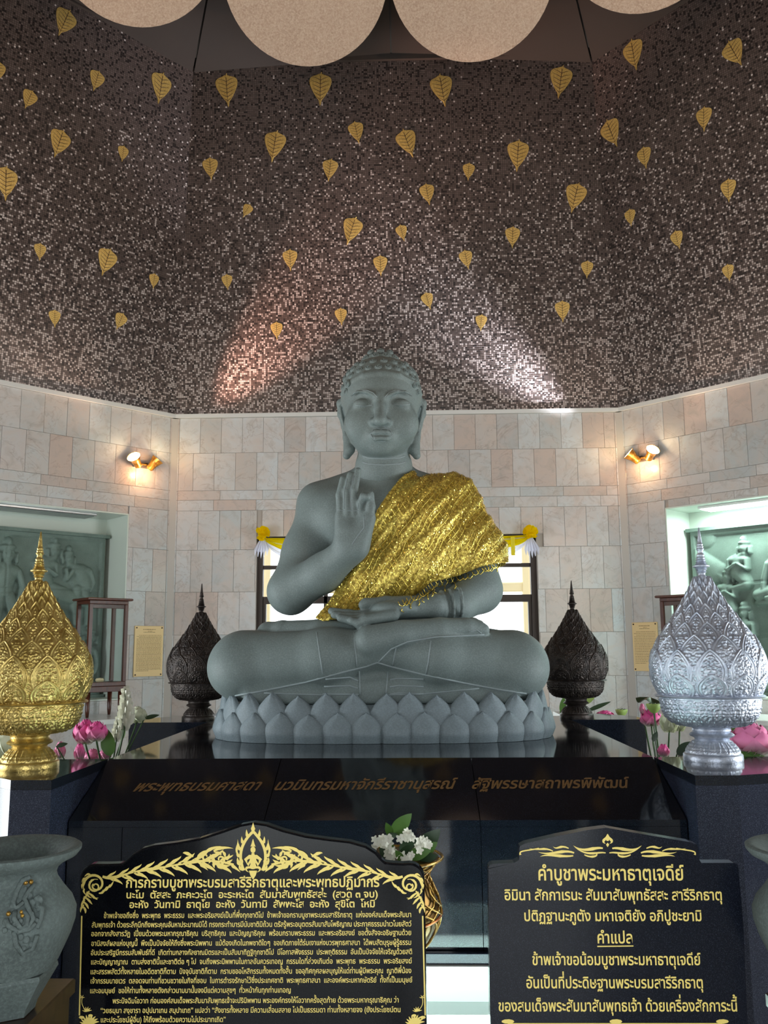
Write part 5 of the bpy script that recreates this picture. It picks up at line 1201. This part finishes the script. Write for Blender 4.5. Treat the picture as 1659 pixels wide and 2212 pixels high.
for s in (-1, 1):
    def w(P): return [(C2+s*x, y) for x, y in P]
    G += flame(w([(10, 1832), (30, 1828), (50, 1845), (74, 1826)]), 4.8, 12)+flame(w([(4, 1842), (24, 1838), (38, 1852), (62, 1838), (74, 1826)]), 3.4, 12)+flame(w([(50, 1846), (40, 1852), (22, 1853), (16, 1843), (30, 1842)]), 3.2, 12)
    G += flame(w([(72, 1842), (96, 1832), (122, 1850), (150, 1840)]), 4.4, 12)+flame(w([(74, 1848), (100, 1852), (128, 1842), (146, 1850)]), 4.2, 12)+flame(w([(84, 1832), (104, 1822), (108, 1838), (118, 1828)]), 3.4, 9)+flame(w([(118, 1838), (136, 1828), (150, 1838), (170, 1832)]), 3., 9)+strip(w(bez([(148, 1832), (176, 1838), (194, 1836), (188, 1846)], 10)), [1.4]*9+[2.4])
    G += flame(w([(0, 1806), (8, 1814), (14, 1818), (4, 1822)]), 4.4, 8)
G += strip([(C2, 1801), (C2, 1810), (C2, 1816)], [.5, 6, 2])+strip([(C2, 1820), (C2, 1824), (C2, 1829)], [.5, 3.4, .5])
flat(pl2, PY2, G, 'crest_scroll')
G = strip([(1097, 2211), (1560, 2211)], [1.4, 1.4])
for x in (1097, 1330, 1560): G += [[(x+14*math.cos(a), 2206-5*math.sin(a)) for a in np.linspace(0, 2*PI, 10)[:-1]]]
flat(pl2, PY2, G, 'bottom_rule')
# ================================================================== stone pots at the sides
def pot(cx, cy_, Y, label, orn=True):
    """profile measured on the left pot, in pixels around its axis"""
    ax = float(atY(cx, cy_, Y)[0]); k = Y/1880*.955
    zt = float(atY(cx, cy_, Y)[2]); zof = lambda y: zt-(y-cy_)*k*1.0
    t = empty('stone_pot', (ax, Y, zof(2165)), label, 'pot', 'stone pots beside the altar')
    Lp = [(4, 1905), (60, 1900), (78, 1880), (84, 1862), (96, 1842), (118, 1832), (131, 1829), (137, 1833), (136, 1840), (128, 1850), (104, 1862), (90, 1874), (86, 1886), (90, 1898), (104, 1918), (122, 1940), (131, 1962), (130, 1985), (122, 2012), (110, 2040), (100, 2062), (92, 2076), (4, 2076)]
    m = MB(); m.lathe([(r*k, zof(y)) for r, y in Lp], 72, (ax, Y, 0)); sg(m.build('pot_body', M['potstone'], t, smooth=True), 60)
    m = MB(); V = []
    for r, y in ((98, 2078), (100, 2086), (60, 2150), (56, 2165)):
        for i in range(6): a = PI/6+i*PI/3; V.append((ax+r*k*math.cos(a), Y+r*k*math.sin(a), zof(y)))
    m.add(V, [(j*6+i, j*6+(i+1) % 6, (j+1)*6+(i+1) % 6, (j+1)*6+i)[::-1] for j in range(3) for i in range(6)]+[tuple(range(6)), tuple(range(18, 24))[::-1]]); m.build('tapered_foot', M['potstone'], t)
    if not orn: return t, ax, k, zof
    def surf(x, y, out=.0):     # point on the pot skin seen at a pixel
        yy = [q_[1] for q_ in Lp[10:22]]; rr = [q_[0] for q_ in Lp[10:22]]; Yp = Y-.1
        for _ in range(12):
            p = atY(x, y, Yp); yv = cy_-(p[2]-zt)/k; r = np.interp(yv, yy, rr)*k+out; dx = max(-r*.97, min(r*.97, p[0]-ax)); Yp = Y-math.sqrt(r*r-dx*dx)
        return tuple(atY(x, y, Yp))
    vines = [[(65, 1893), (48, 1902), (36, 1925), (28, 1950), (34, 1962), (50, 1950)], [(75, 1908), (62, 1925), (52, 1942), (62, 1965), (72, 1985), (60, 2005), (36, 2014)], [(12, 1985), (18, 2000), (40, 2012), (62, 2008), (76, 1994)], [(30, 2012), (34, 2040), (48, 2060), (70, 2050), (80, 2020)], [(32, 1968), (30, 1985), (44, 2006), (56, 2000), (60, 1982), (50, 1966)], [(84, 1935), (82, 1960), (92, 1960), (88, 1985), (80, 2005)]]
    m = MB()
    for v in vines: b = bez(v, 14) if len(v) < 5 else [tuple(p) for p in v]; m.tube([surf(x, y, .002) for x, y in b], [.0050*k/.00095]*len(b), 7)
    m.build('vine_relief', M['potstone'], t, smooth=True)
    for (x, y, r) in ((82, 1945, 11), (70, 1950, 8), (84, 1962, 7), (62, 1935, 8), (12, 1993, 8), (10, 2010, 6), (78, 1990, 7), (40, 1916, 6), (33, 1936, 6), (44, 1990, 6), (68, 1975, 6), (54, 1920, 5), (88, 1975, 6), (26, 1958, 6), (56, 2030, 8), (44, 2024, 7), (66, 2040, 7), (30, 1998, 6), (70, 1996, 6), (84, 2000, 6), (50, 2048, 6)):
        m = MB(); m.ball(surf(x, y), (r*k, r*k*.5, r*k), 10, 6); m.build('carved_bud', M['potstone'], t, smooth=True)
    for (x, y, r) in ((55, 1907, 5), (67, 1905, 5), (60, 1932, 3), (18, 1974, 5), (46, 1970, 4), (48, 1978, 4), (30, 1970, 3)):
        m = MB(); m.ball(surf(x, y, .003), (r*k, r*k*.8, r*k), 10, 6); m.build('gilt_bead', M['brass'], t, smooth=True)
    return t, ax, k, zof
p1, ax, kk, zof = pot(35, 1826, 1.70, 'grey stone pot with gilded vine carving left of the prayer plaque')
zst = zof(2165)-.001
st = empty('pot_stand', (ax, 1.70, 0), 'dark brown wooden stand under the gilded stone pot', 'stand', 'pot stands')
m = MB(); m.box((ax-.17, 1.55, zst-.03), (ax+.062, 1.87, zst), .003); m.build('stand_top', M['brownwood'], st)
m = MB(); m.box((ax-.16, 1.565, zst-.12), (ax+.055, 1.86, zst-.031), .002); m.build('apron', M['brownwood'], st)
for dx in (-.15, .034):
    for dy in (1.56, 1.84): m = MB(); m.box((ax+dx, dy, 0), (ax+dx+.02, dy+.02, zst-.121)); m.build('leg', M['brownwood'], st)
m = MB(); m.box((ax-.13, 1.558, zst-.10), (ax+.01, 1.5635, zst-.045)); m.build('pale_plate', simple('pale_plate', (170, 150, 140), .4), st)
p2, ax2, k2, zof2 = pot(1760, 1858, 1.86, 'plain grey stone pot cut by the right edge of the photo', False)
z2 = zof2(2165)-.001; st = empty('pot_stand', (ax2, 1.86, 0), 'dark brown wooden stand under the plain pot at the right edge', 'stand', 'pot stands')
m = MB(); m.box((ax2-.072, 1.74, z2-.03), (ax2+.16, 1.98, z2), .003); m.build('stand_top', M['brownwood'], st)
m = MB(); m.box((ax2-.066, 1.75, 0), (ax2+.15, 1.97, z2-.031), .002); m.build('stand_body', M['brownwood'], st)

# ================================================================== openwork brass vase with white blossoms
VY = 2.42; vx = float(atY(858, 1900, VY)[0]); vk = VY/1880*1.02; vz = lambda y: float(atY(858, y, VY)[2])
bv_ = empty('brass_vase', (vx, VY, TZ), 'openwork brass vase half hidden behind the curved prayer plaque', 'vase')
VP = [(30, None), (46, 2110), (30, 2090), (24, 2075), (40, 2058), (66, 2030), (82, 1998), (88, 1968), (84, 1940), (72, 1912), (64, 1893), (66, 1878), (78, 1862), (90, 1850)]
P = [(r*vk, (TZ+.001 if y is None else max(vz(y), TZ+.002))) for r, y in VP]; P[1] = (46*vk, TZ+.012)
inner = MB(); inner.lathe([(r*.93, z) for r, z in P], 48, (vx, VY, 0)); sg(inner.build('liner', simple('aged_brass', (104, 78, 36), .35, .9), bv_), 60)
zs = [z for r, z in P]; rs = [r for r, z in P]; m = MB()
for s in (-1, 1):
    for i in range(14):
        pts = []
        for t in np.linspace(.14, .97, 26):
            j = t*(len(P)-1); r = np.interp(j, range(len(P)), rs)+.0015; z = np.interp(j, range(len(P)), zs); a = 2*PI*i/14+s*(t*3.2+.22*math.sin(t*22)); pts.append((vx+r*math.cos(a), VY+r*math.sin(a), z))
        m.tube(pts, .0028, 5)
m.build('openwork_scrolls', M['brass'], bv_, smooth=True)
m = MB(); m.tube([(vx+.001+(rs[-1]+.001)*math.cos(a), VY+(rs[-1]+.001)*math.sin(a), zs[-1]) for a in np.linspace(0, 2*PI, 41)], .004, 8, False); m.build('rim', M['brass'], bv_, smooth=True)
m = MB(); m.tube([(vx+(86*vk+.003)*math.cos(a), VY+(86*vk+.003)*math.sin(a), vz(1968)+.012*math.sin(a)) for a in np.linspace(0, 2*PI, 41)], .004, 6, False); m.build('copper_band', simple('copper', (150, 84, 40), .3, .9), bv_, smooth=True)
def leafm(name, L_, w, mat, cup=.15, n=10):
    V = []; F_ = []
    for i in range(n+1):
        t = i/n; ww = w*math.sin(PI*min(1, t**.8))**.8*.5+.0004
        for s in (-1, 0, 1): V.append((s*ww, t*L_, -cup*L_*(t-.3)**2+.12*ww*abs(s)))
    for i in range(n):
        for j in (0, 1): a = i*3+j; F_.append((a, a+1, a+4, a+3))
    me = make_mesh(name, V, F_, mat, True); return me
def frame_dir(p, d, up=(0, -1, .3)):
    y = Vector(d).normalized(); x = y.cross(Vector(up)).normalized(); z = x.cross(y); return basis(p, x, y, z)
bq = empty('blossom_bouquet', (vx, VY, vz(1850)), 'white blossoms with green leaves filling the brass vase', 'flowers')
gl_ = leafm('leaf', 1., .42, M['leafgreen']); gl2 = leafm('leaf', 1., .42, M['darkgreen'])
def at2(x, y, dy=0): return atY(x, y, VY+dy)
for (x0, y0, x1, y1, dk, dy) in ((846, 1806, 888, 1758, 0, 0), (846, 1806, 834, 1778, 0, 0), (895, 1850, 950, 1792, 1, .02), (900, 1852, 944, 1820, 0, -.03), (880, 1850, 930, 1838, 0, -.05), (862, 1838, 902, 1812, 1, -.02), (850, 1850, 836, 1815, 0, -.03), (865, 1850, 885, 1826, 1, -.05), (842, 1860, 820, 1832, 1, -.04), (905, 1858, 945, 1848, 1, -.05), (870, 1860, 855, 1838, 0, -.06), (830, 1812, 858, 1802, 1, 0)):
    a, b = at2(x0, y0, dy), at2(x1, y1, dy-.02); L_ = np.linalg.norm(b-a); link('leaf', gl2 if dk else gl_, bq, frame_dir(a, b-a) @ Matrix.Diagonal((L_*1.15, L_, L_, 1)))
    m = MB(); m.tube([a, (a+np.array([vx, VY, vz(1880)]))/2, (vx, VY, vz(1895))], .0016, 5); m.build('stem', M['stem'], bq)
bm = MB()
for i in range(5):
    a = 2*PI*i/5; c, s = math.cos(a), math.sin(a); V = []
    for j in range(5):
        t = j/4; w = .35*math.sin(PI*(t*.8+.1))
        for u in (-1, 0, 1): V.append((c*t-s*u*w, s*t+c*u*w, .25*math.sin(t*2)+.1*abs(u)*t))
    bm.add(V, [(j*3+k, j*3+k+1, j*3+k+4, j*3+k+3) for j in range(4) for k in (0, 1)])
bm.ball((0, 0, .05), .12, 8, 5); bm = bm.mesh('blossom', M['ivory'], True); R6 = random.Random(4)
for (cx, cy_, n_, rx, ry) in ((822, 1818, 13, 26, 16), (880, 1806, 9, 18, 10), (912, 1826, 13, 16, 16), (846, 1842, 9, 16, 10), (884, 1853, 9, 16, 8)):
    for i in range(n_):
        a = R6.uniform(0, 2*PI); r = math.sqrt(R6.random()); p = at2(cx+rx*r*math.cos(a), cy_+ry*r*math.sin(a), -.04-R6.uniform(0, .03)); s = R6.uniform(.009, .0135)
        z = Vector((R6.uniform(-.6, .6), -1, R6.uniform(-.2, .8))); link('blossom', bm, bq, Matrix.Translation(p) @ z.to_track_quat('Z', 'Y').to_matrix().to_4x4() @ Matrix.Diagonal((s, s, s, 1)))

# ================================================================== lotuses and other flowers behind the corner blocks
def petalmesh(mat, w=.92, cup=.62, n=8):
    V = []; F_ = []
    for i in range(n+1):
        t = i/n; ww = w*.5*math.sin(PI*min(1, .12+.88*t)**.85)**.75+.002; ang = t*2.3; 
        for u in (-1, -.5, 0, .5, 1): V.append((u*ww, .42*math.sin(ang)*cup*1.6*(1-.22*t*t)-.10*u*u*ww*2, t-.05*u*u))
    for i in range(n):
        for j in range(4): a = i*5+j; F_.append((a, a+1, a+6, a+5))
    return make_mesh('petal', V, F_, mat, True)
PM = {k: petalmesh(M[k]) for k in ('pink', 'palepink', 'cream', 'ivory', 'leafgreen')}
for k in ('pink', 'palepink'): pass
def lotus(px, py, Y, hpx, wpx, colour, label, foot, grp='lotus flowers behind the altar', bud=False, cat='flower', tilt=0):
    """py is the bottom of the flower; it grows on a stem from the vase mouth 'foot'"""
    p = atY(px, py, Y); h = hpx*Y/1880; w = wpx*Y/1880*(.5 if bud else .64)
    t = empty('lotus_bud' if bud else 'lotus_flower', p, label, cat, grp)
    rings = ((6, .55, .0, 1.), (6, .75, .5, .96), (6, 1., 0, .88)) if not bud else ((5, .7, 0, 1.), (5, .9, .5, .9))
    for n_, rr, off, hh in rings:
        for i in range(n_):
            a = 2*PI*(i+off)/n_+.3; R_ = Matrix.Rotation(a, 4, 'Z'); lean = 0 if bud else (rr-.6)*.55
            Mx = Matrix.Translation(p) @ Matrix.Rotation(tilt, 4, 'Y') @ R_ @ Matrix.Rotation(-lean, 4, 'X') @ Matrix.Diagonal((w*(1.5 if not bud else 1.9), w*rr*(1.7 if not bud else 2.2), h*hh, 1))
            link('petal', PM[colour], t, Mx)
    m = MB(); f = np.array(foot); mid = (p*.5+f*.5)+np.array([(p[0]-f[0])*.25, 0, .02]); m.tube([p+np.array([0, 0, .004]), p*.8+mid*.2, mid, f], .004, 6); m.build('stem', M['stem'], t, smooth=True)
    m = MB(); m.ball(p+np.array([0, 0, .006]), (w*.35, w*.35, h*.08), 10, 6); m.build('receptacle', M['pod'], t, smooth=True); return t
def pod(px, py, Y, hpx, wpx, label, foot):
    p = atY(px, py, Y); h = hpx*Y/1880; w = wpx*Y/1880*.5; t = empty('lotus_pod', p, label, 'seed pod', 'lotus pods behind the altar')
    m = MB(); m.lathe([(w*.2, 0), (w*.45, h*.12), (w*.85, h*.55), (w*1., h*.9), (w*.93, h), (.001, h*.97)], 24, tuple(p)); sg(m.build('pod', M['pod'], t, smooth=True), 50)
    for i in range(7): a = 2*PI*i/6; r = .55*w if i < 6 else 0; m = MB(); m.ball(p+np.array([r*math.cos(a), r*math.sin(a), h*.98]), w*.12, 8, 5); m.build('seed', M['darkgreen'], t, smooth=True)
    m = MB(); m.tube([p, (p+np.array(foot))/2+np.array([0, 0, .03]), foot], .004, 6); m.build('stem', M['stem'], t, smooth=True)
def vase(x, y, z, label, r=.09):
    t = empty('flower_vase', (x, y, 0), label, 'vase', 'tall vases holding the lotuses')
    m = MB(); m.lathe([(r*.9, 0), (r, .03), (r*.6, .12), (r*.75, z*.45), (r*1.25, z*.8), (r*.95, z*.93), (r*1.15, z), (r*1.08, z), (r*.85, z*.93)], 32, (x, y, 0)); sg(m.build('vase_body', simple('grey_white_ceramic', (196, 202, 200), .3), t), 50)
    m = MB(); m.lathe([(r*.95, z-.015), (.001, z-.016)], 24, (x, y, 0)); m.build('foam', M['darkgreen'], t)
VL, VR = (float(atY(215, 1600, 3.85)[0]), 3.85, .92), (float(atY(1428, 1600, 3.85)[0]), 3.85, .92)
vase(*VL, 'tall grey white vase of lotuses behind the gold urn block'); vase(*VR, 'tall grey white vase of lotuses behind the silver urn block')
VL2, VR2 = (float(atY(20, 1600, 3.45)[0]), 3.45, .92), (float(atY(1610, 1600, 3.5)[0]), 3.5, .92)
fL = (VL[0], VL[1], .9); fR = (VR[0], VR[1], .9)
lotus(184, 1606, 3.55, 52, 46, 'pink', 'open pink lotus right beside the gold urn', fL); lotus(208, 1600, 3.5, 42, 42, 'pink', 'second pink lotus, nearer the white flower spikes', fL)
lotus(171, 1642, 3.5, 36, 24, 'pink', 'small pink lotus bud low beside the gold urn foot', fL, bud=True)
lotus(200, 1644, 3.9, 26, 40, 'palepink', 'pale pink lotus low behind the dark pink bud', fL); lotus(226, 1642, 3.7, 24, 28, 'palepink', 'pale pink lotus bud low next to the sloping front corner', fL, bud=True)
lotus(129, 1638, 3.6, 36, 24, 'palepink', 'pale pink lotus partly hidden behind the gold urn foot', fL, bud=True)
lotus(296, 1560, 4.1, 34, 38, 'cream', 'cream white lotus beside the tall white flower spike', fL); lotus(14, 1640, 3.35, 70, 62, 'cream', 'large cream lotus bud cut by the left edge of the photo', (VL2[0], VL2[1], .9), bud=True)
vase(*VL2, 'tall grey white vase at the left edge behind the gold urn', .07)
for (x0, y0, x1, y1, w_, lab) in ((272, 1560, 271, 1488, 34, 'tall white flower spike beside the dark back left block'), (251, 1598, 256, 1548, 22, 'short white flower spike in front of the tall white one'), (268, 1574, 262, 1535, 24, 'middle white flower spike between the tall and short ones')):
    a, b = atY(x0, y0, 4.0), atY(x1, y1, 4.0); t = empty('flower_spike', a, lab, 'flower', 'white flower spikes'); wq = w_*4/1880*.5
    for i in range(38):
        s = i/37; p = a+(b-a)*s; an = i*2.4; d = Vector((math.cos(an), math.sin(an), .75)); L_ = wq*(1.15-.65*s)
        link('floret', PM['ivory'], t, Matrix.Translation(p) @ d.to_track_quat('Z', 'X').to_matrix().to_4x4() @ Matrix.Diagonal((L_*1.3, L_*.6, L_*1.35, 1)))
    m = MB(); m.tube([b, a, (a+np.array(fL))/2+np.array([.02, 0, 0]), fL], .004, 6); m.build('stem', M['stem'], t, smooth=True)
def bigleaf(x0, y0, x1, y1, Y, w, label, foot, mat=M['darkgreen']):
    a, b = atY(x0, y0, Y), atY(x1, y1, Y); L_ = float(np.linalg.norm(b-a)); t = empty('broad_leaf', a, label, 'leaf', 'green leaves behind the altar'); me = leafm('blade', L_, L_*w, mat, .1, 12); link('blade', me, t, frame_dir(a, b-a))
    m = MB(); m.tube([a, np.array(foot)], .003, 5); m.build('stem', M['stem'], t)
bigleaf(238, 1634, 228, 1572, 3.6, .5, 'broad glossy green leaf between the pink lotus and the white spikes', fL, M['leafgreen'])
bigleaf(262, 1600, 258, 1545, 4.1, .4, 'green leaf standing behind the white flower spikes', fL, M['leafgreen'])
bigleaf(312, 1552, 344, 1544, 4.1, .28, 'dark green leaf pointing right above the back left block', fL)
bigleaf(122, 1612, 146, 1606, 3.5, .4, 'dark leaf tip right of the gold urn foot', fL)
lotus(1407, 1568, 3.9, 36, 42, 'pink', 'pink lotus under the green seed pod left of the silver urn', fR); lotus(1388, 1542, 4.0, 22, 13, 'palepink', 'tiny pink lotus bud left of the green seed pod', fR, bud=True)
pod(1413, 1541, 3.7, 20, 32, 'green lotus seed pod above the pink lotus', fR); pod(1343, 1549, 5.75, 16, 26, 'small green seed pod behind the back right block', (1.12, 5.85, .9))
vase(1.12, 5.85, .92, 'tall grey white vase behind the back right block', .08)
lotus(1307, 1549, 5.7, 14, 42, 'pink', 'wide open pink lotus behind the back right block', (1.12, 5.85, .9))
lotus(1446, 1580, 3.75, 46, 40, 'cream', 'large cream lotus bud close to the silver urn bowl', fR, bud=True); lotus(1468, 1578, 3.95, 36, 30, 'cream', 'smaller cream lotus bud half behind the silver urn', fR, bud=True)
lotus(1434, 1634, 3.6, 26, 26, 'pink', 'small pink lotus low between the stems', fR, bud=True); lotus(1471, 1634, 3.7, 22, 16, 'pink', 'small red pink lotus beside the silver urn foot', fR, bud=True)
vase(*VR2, 'tall grey white vase right of the silver urn', .08)
lotus(1625, 1628, 3.35, 64, 96, 'palepink', 'large pink lotus at the right edge behind the silver urn', (VR2[0], VR2[1], .9)); lotus(1588, 1602, 3.6, 30, 26, 'palepink', 'pink lotus bud directly right of the silver urn neck', (VR2[0], VR2[1], .9), bud=True)
bigleaf(1560, 1628, 1590, 1566, 3.5, .4, 'green leaf between the silver urn and the large pink lotus', (VR2[0], VR2[1], .9), M['leafgreen']); bigleaf(1570, 1632, 1659, 1636, 3.3, .25, 'green leaf under the large pink lotus', (VR2[0], VR2[1], .9), M['leafgreen'])
bigleaf(1462, 1630, 1496, 1602, 3.6, .5, 'dark green leaf behind the foot of the silver urn', fR); bigleaf(1410, 1602, 1420, 1580, 3.7, .5, 'dark green leaf between the lotus stems', fR)
bigleaf(1268, 1536, 1320, 1515, 5.7, .16, 'long thin dry leaf right of the dark urn foot', (1.12, 5.85, .9)); bigleaf(1262, 1522, 1290, 1490, 5.7, .35, 'yellow green leaf right of the dark urn bowl', (1.12, 5.85, .9), M['pod']); bigleaf(1212, 1540, 1222, 1500, 5.7, .35, 'green leaf between the lotus throne and the dark urn', (1.12, 5.85, .9), M['leafgreen'])
# drooping lotus leaf
p = atY(1405, 1508, 3.9); t = empty('lotus_leaf', p, 'dark ruffled lotus leaf spreading left of the silver urn rim', 'leaf', 'green leaves behind the altar'); V = [tuple(p+np.array([0, 0, .004]))]; n = 36
for r in (.35, .7, 1.):
    for i in range(n): a = 2*PI*i/n; V.append((p[0]+.062*r*math.cos(a), p[1]+.062*r*math.sin(a), p[2]+.010*r*math.sin(a*5)-.02*r*r+.012*math.cos(a)*-r))
m = MB(); m.add(V, [(0, 1+i, 1+(i+1) % n) for i in range(n)]+[(1+k*n+i, 1+(k+1)*n+i, 1+(k+1)*n+(i+1) % n, 1+k*n+(i+1) % n) for k in (0, 1) for i in range(n)]); m.build('blade', M['darkgreen'], t, smooth=True)
m = MB(); m.tube([p, (p+np.array(fR))/2, fR], .0035, 6); m.build('stem', M['stem'], t)

# ================================================================== benches, display cabinets, plates on the side walls
for k, side in ((7, 'left'), (1, 'right')):
    WMk = wmat(k); s = -1 if k == 7 else 1
    b = empty('marble_bench', WMk @ Vector((0, 0, .3)), 'pale marble bench along the %s wall under the niche' % side, 'bench', 'marble benches'); b.location.z = 0
    xa, xb = ((-1.6, AH-.46) if k == 7 else (-AH+.46, 1.6))
    m = MB(); m.box((xa, 1.01, .03), (xb, 1.05, .62), .004); m.build('bench_top', M['white_marble'], b, WMk)
    m = MB(); m.box((xa+.03, 0, .03), (xb-.03, 1.009, .58)); m.build('bench_front', M['marble'], b, WMk)
def cabinet(cx, cy_, zb, w, d, h, label, rz=0):
    t = empty('display_cabinet', (cx, cy_, zb), label, 'cabinet', 'wooden display cabinets'); t.rotation_euler = (0, 0, rz)
    def part(nm, lo, hi, mat, bev=.003, par=None):
        m = MB(); m.box(lo, hi, bev); o = bpy.data.objects.new(nm, m.mesh(nm, mat)); SC.collection.objects.link(o); o.parent = par or t; return o
    lh = .20; q_ = .028; w2, d2 = w/2, d/2
    for a in (-1, 1):
        for c in (-1, 1):
            m = MB(); m.lathe([(.012, 0), (.017, .05), (.019, lh)], 10, (a*(w2-.03), c*(d2-.03), 0)); o = bpy.data.objects.new('leg', m.mesh('leg', M['wood'], True)); SC.collection.objects.link(o); o.parent = t
            part('corner_post', (a*w2-(q_ if a > 0 else 0), c*d2-(q_ if c > 0 else 0), lh+.08), (a*w2+(q_ if a < 0 else 0), c*d2+(q_ if c < 0 else 0), h-.05), M['wood'])
    part('base_molding', (-w2-.015, -d2-.015, lh), (w2+.015, d2+.015, lh+.045), M['wood']); part('floor_panel', (-w2, -d2, lh+.0455), (w2, d2, lh+.079), M['wood'])
    part('cornice', (-w2-.028, -d2-.028, h-.02), (w2+.028, d2+.028, h), M['wood'], .006); part('top_frame', (-w2, -d2, h-.05), (w2, d2, h-.021), M['wood'])
    for c in (-1, 1): part('glass_pane', (-w2+q_, c*(d2-.008)-.002, lh+.08), (w2-q_, c*(d2-.008)+.002, h-.05), M['glass'], 0)
    for a in (-1, 1): part('glass_pane', (a*(w2-.008)-.002, -d2+q_, lh+.08), (a*(w2-.008)+.002, d2-q_, h-.05), M['glass'], 0)
    fr2 = part('scalloped_valance', (-w2+q_, -d2+.014, h-.085), (w2-q_, -d2+.020, h-.05), M['wood'])
    return t
zc_ = 1.052; cxl = float(atY(231, 1400, 6.35)[0])
hcab = float(atY(231, 1276, 6.25)[2])-zc_
_cl = onplane(214, 1500, np.array([CX, CY, 0])+frame(7)[1]*(RA-.26), frame(7)[1]); _cr = onplane(1494, 1500, np.array([CX, CY, 0])+frame(1)[1]*(RA-.26), frame(1)[1])
cabinet(_cl[0], _cl[1], zc_, .34, .25, hcab, 'dark red wood and glass display cabinet on the left bench behind the gold urn', PI/4)
cxr = float(atY(1492, 1268, 6.35)[0]); hcr = float(atY(1437, 1268, 6.25)[2])-zc_
cabinet(_cr[0], _cr[1], zc_, .34, .25, hcr, 'wood and glass display cabinet on the right bench behind the silver urn', -PI/4)
ex = empty('amber_exhibit', (_cl[0], _cl[1], zc_+.28), 'small cream stone exhibit on the floor of the left glass cabinet', 'exhibit')
m = MB(); m.lathe([(.03, 0), (.036, .012), (.028, .026), (.001, .03)], 20, (_cl[0], _cl[1], zc_+.2805)); sg(m.build('exhibit_stone', simple('cream_stone', (232, 214, 170), .5), ex), 40)
R8 = random.Random(8)
for k, t0, t1, zb, zt, side in ((7, .068, .349, 1.354, 1.80, 'left'), (1, .038, .286, 1.37, 1.798, 'right')):
    WMk = wmat(k); xa, xb = (AH-t1, AH-t0) if k == 7 else (-AH+t0, -AH+t1)
    t = empty('text_plate', WMk @ Vector(((xa+xb)/2, zb, .02)), 'yellow brass text plate screwed to the %s marble wall' % side, 'plate', 'brass text plates on the walls')
    m = MB(); m.box((xa, zb, .013), (xb, zt, .026), .002); m.build('plate', M['paper'], t, WMk)
    for a in (xa+.016, xb-.016):
        for c in (zb+.016, zt-.016): m = MB(); m.lathe([(.007, 0), (.006, .004), (.001, .005)], 12); m.build('screw', M['vein'], t, WMk @ Matrix.Translation((a, c, .0262)))
    m = MB(); W_ = xb-xa; n = 30 if side == 'left' else 20; top = zt-.085
    def row(z, a, b, h=.0032):
        x = a
        while x < b: l = R8.uniform(.006, .022); m.add([(x, z, .0268), (min(x+l, b), z, .0268), (min(x+l, b), z+h, .0268), (x, z+h, .0268)], [(0, 1, 2, 3)]); x += l+R8.uniform(.002, .005)
    row(zt-.034, xa+W_*.28, xa+W_*.72, .005); row(zt-.048, xa+W_*.45, xa+W_*.6); row(zt-.058, xa+W_*.3, xa+W_*.7, .004)
    for i in range(n): row(top-i*.0108 if side == 'left' else top-i*.0145, xa+(.04 if i in (0, 2) else .018), xb-.018 if i < n-1 else xa+W_*.5)
    o = m.build('tiny_print', M['ink'], t, WMk); o['kind'] = 'stuff'
WMk = wmat(1); hp = onplane(1338, 1510, WMk @ Vector((0, 0, 0)), (-.7071, -.7071, 0)); u1, _o = frame(1); hx = float((hp-np.array([CX, CY, 0])-_o*RA)@u1)
t = empty('wall_socket', hp, 'small beige socket low on the right marble wall', 'socket'); m = MB(); m.box((hx-.035, hp[2]-.03, .0125), (hx+.035, hp[2]+.03, .022), .003); m.build('faceplate', simple('beige_plastic', (196, 190, 176), .5), t, WMk)
for a in (-.013, .013): m = MB(); m.box((hx+a-.004, hp[2]-.008, .0221), (hx+a+.004, hp[2]+.008, .0228)); m.build('slot', M['black'], t, WMk)
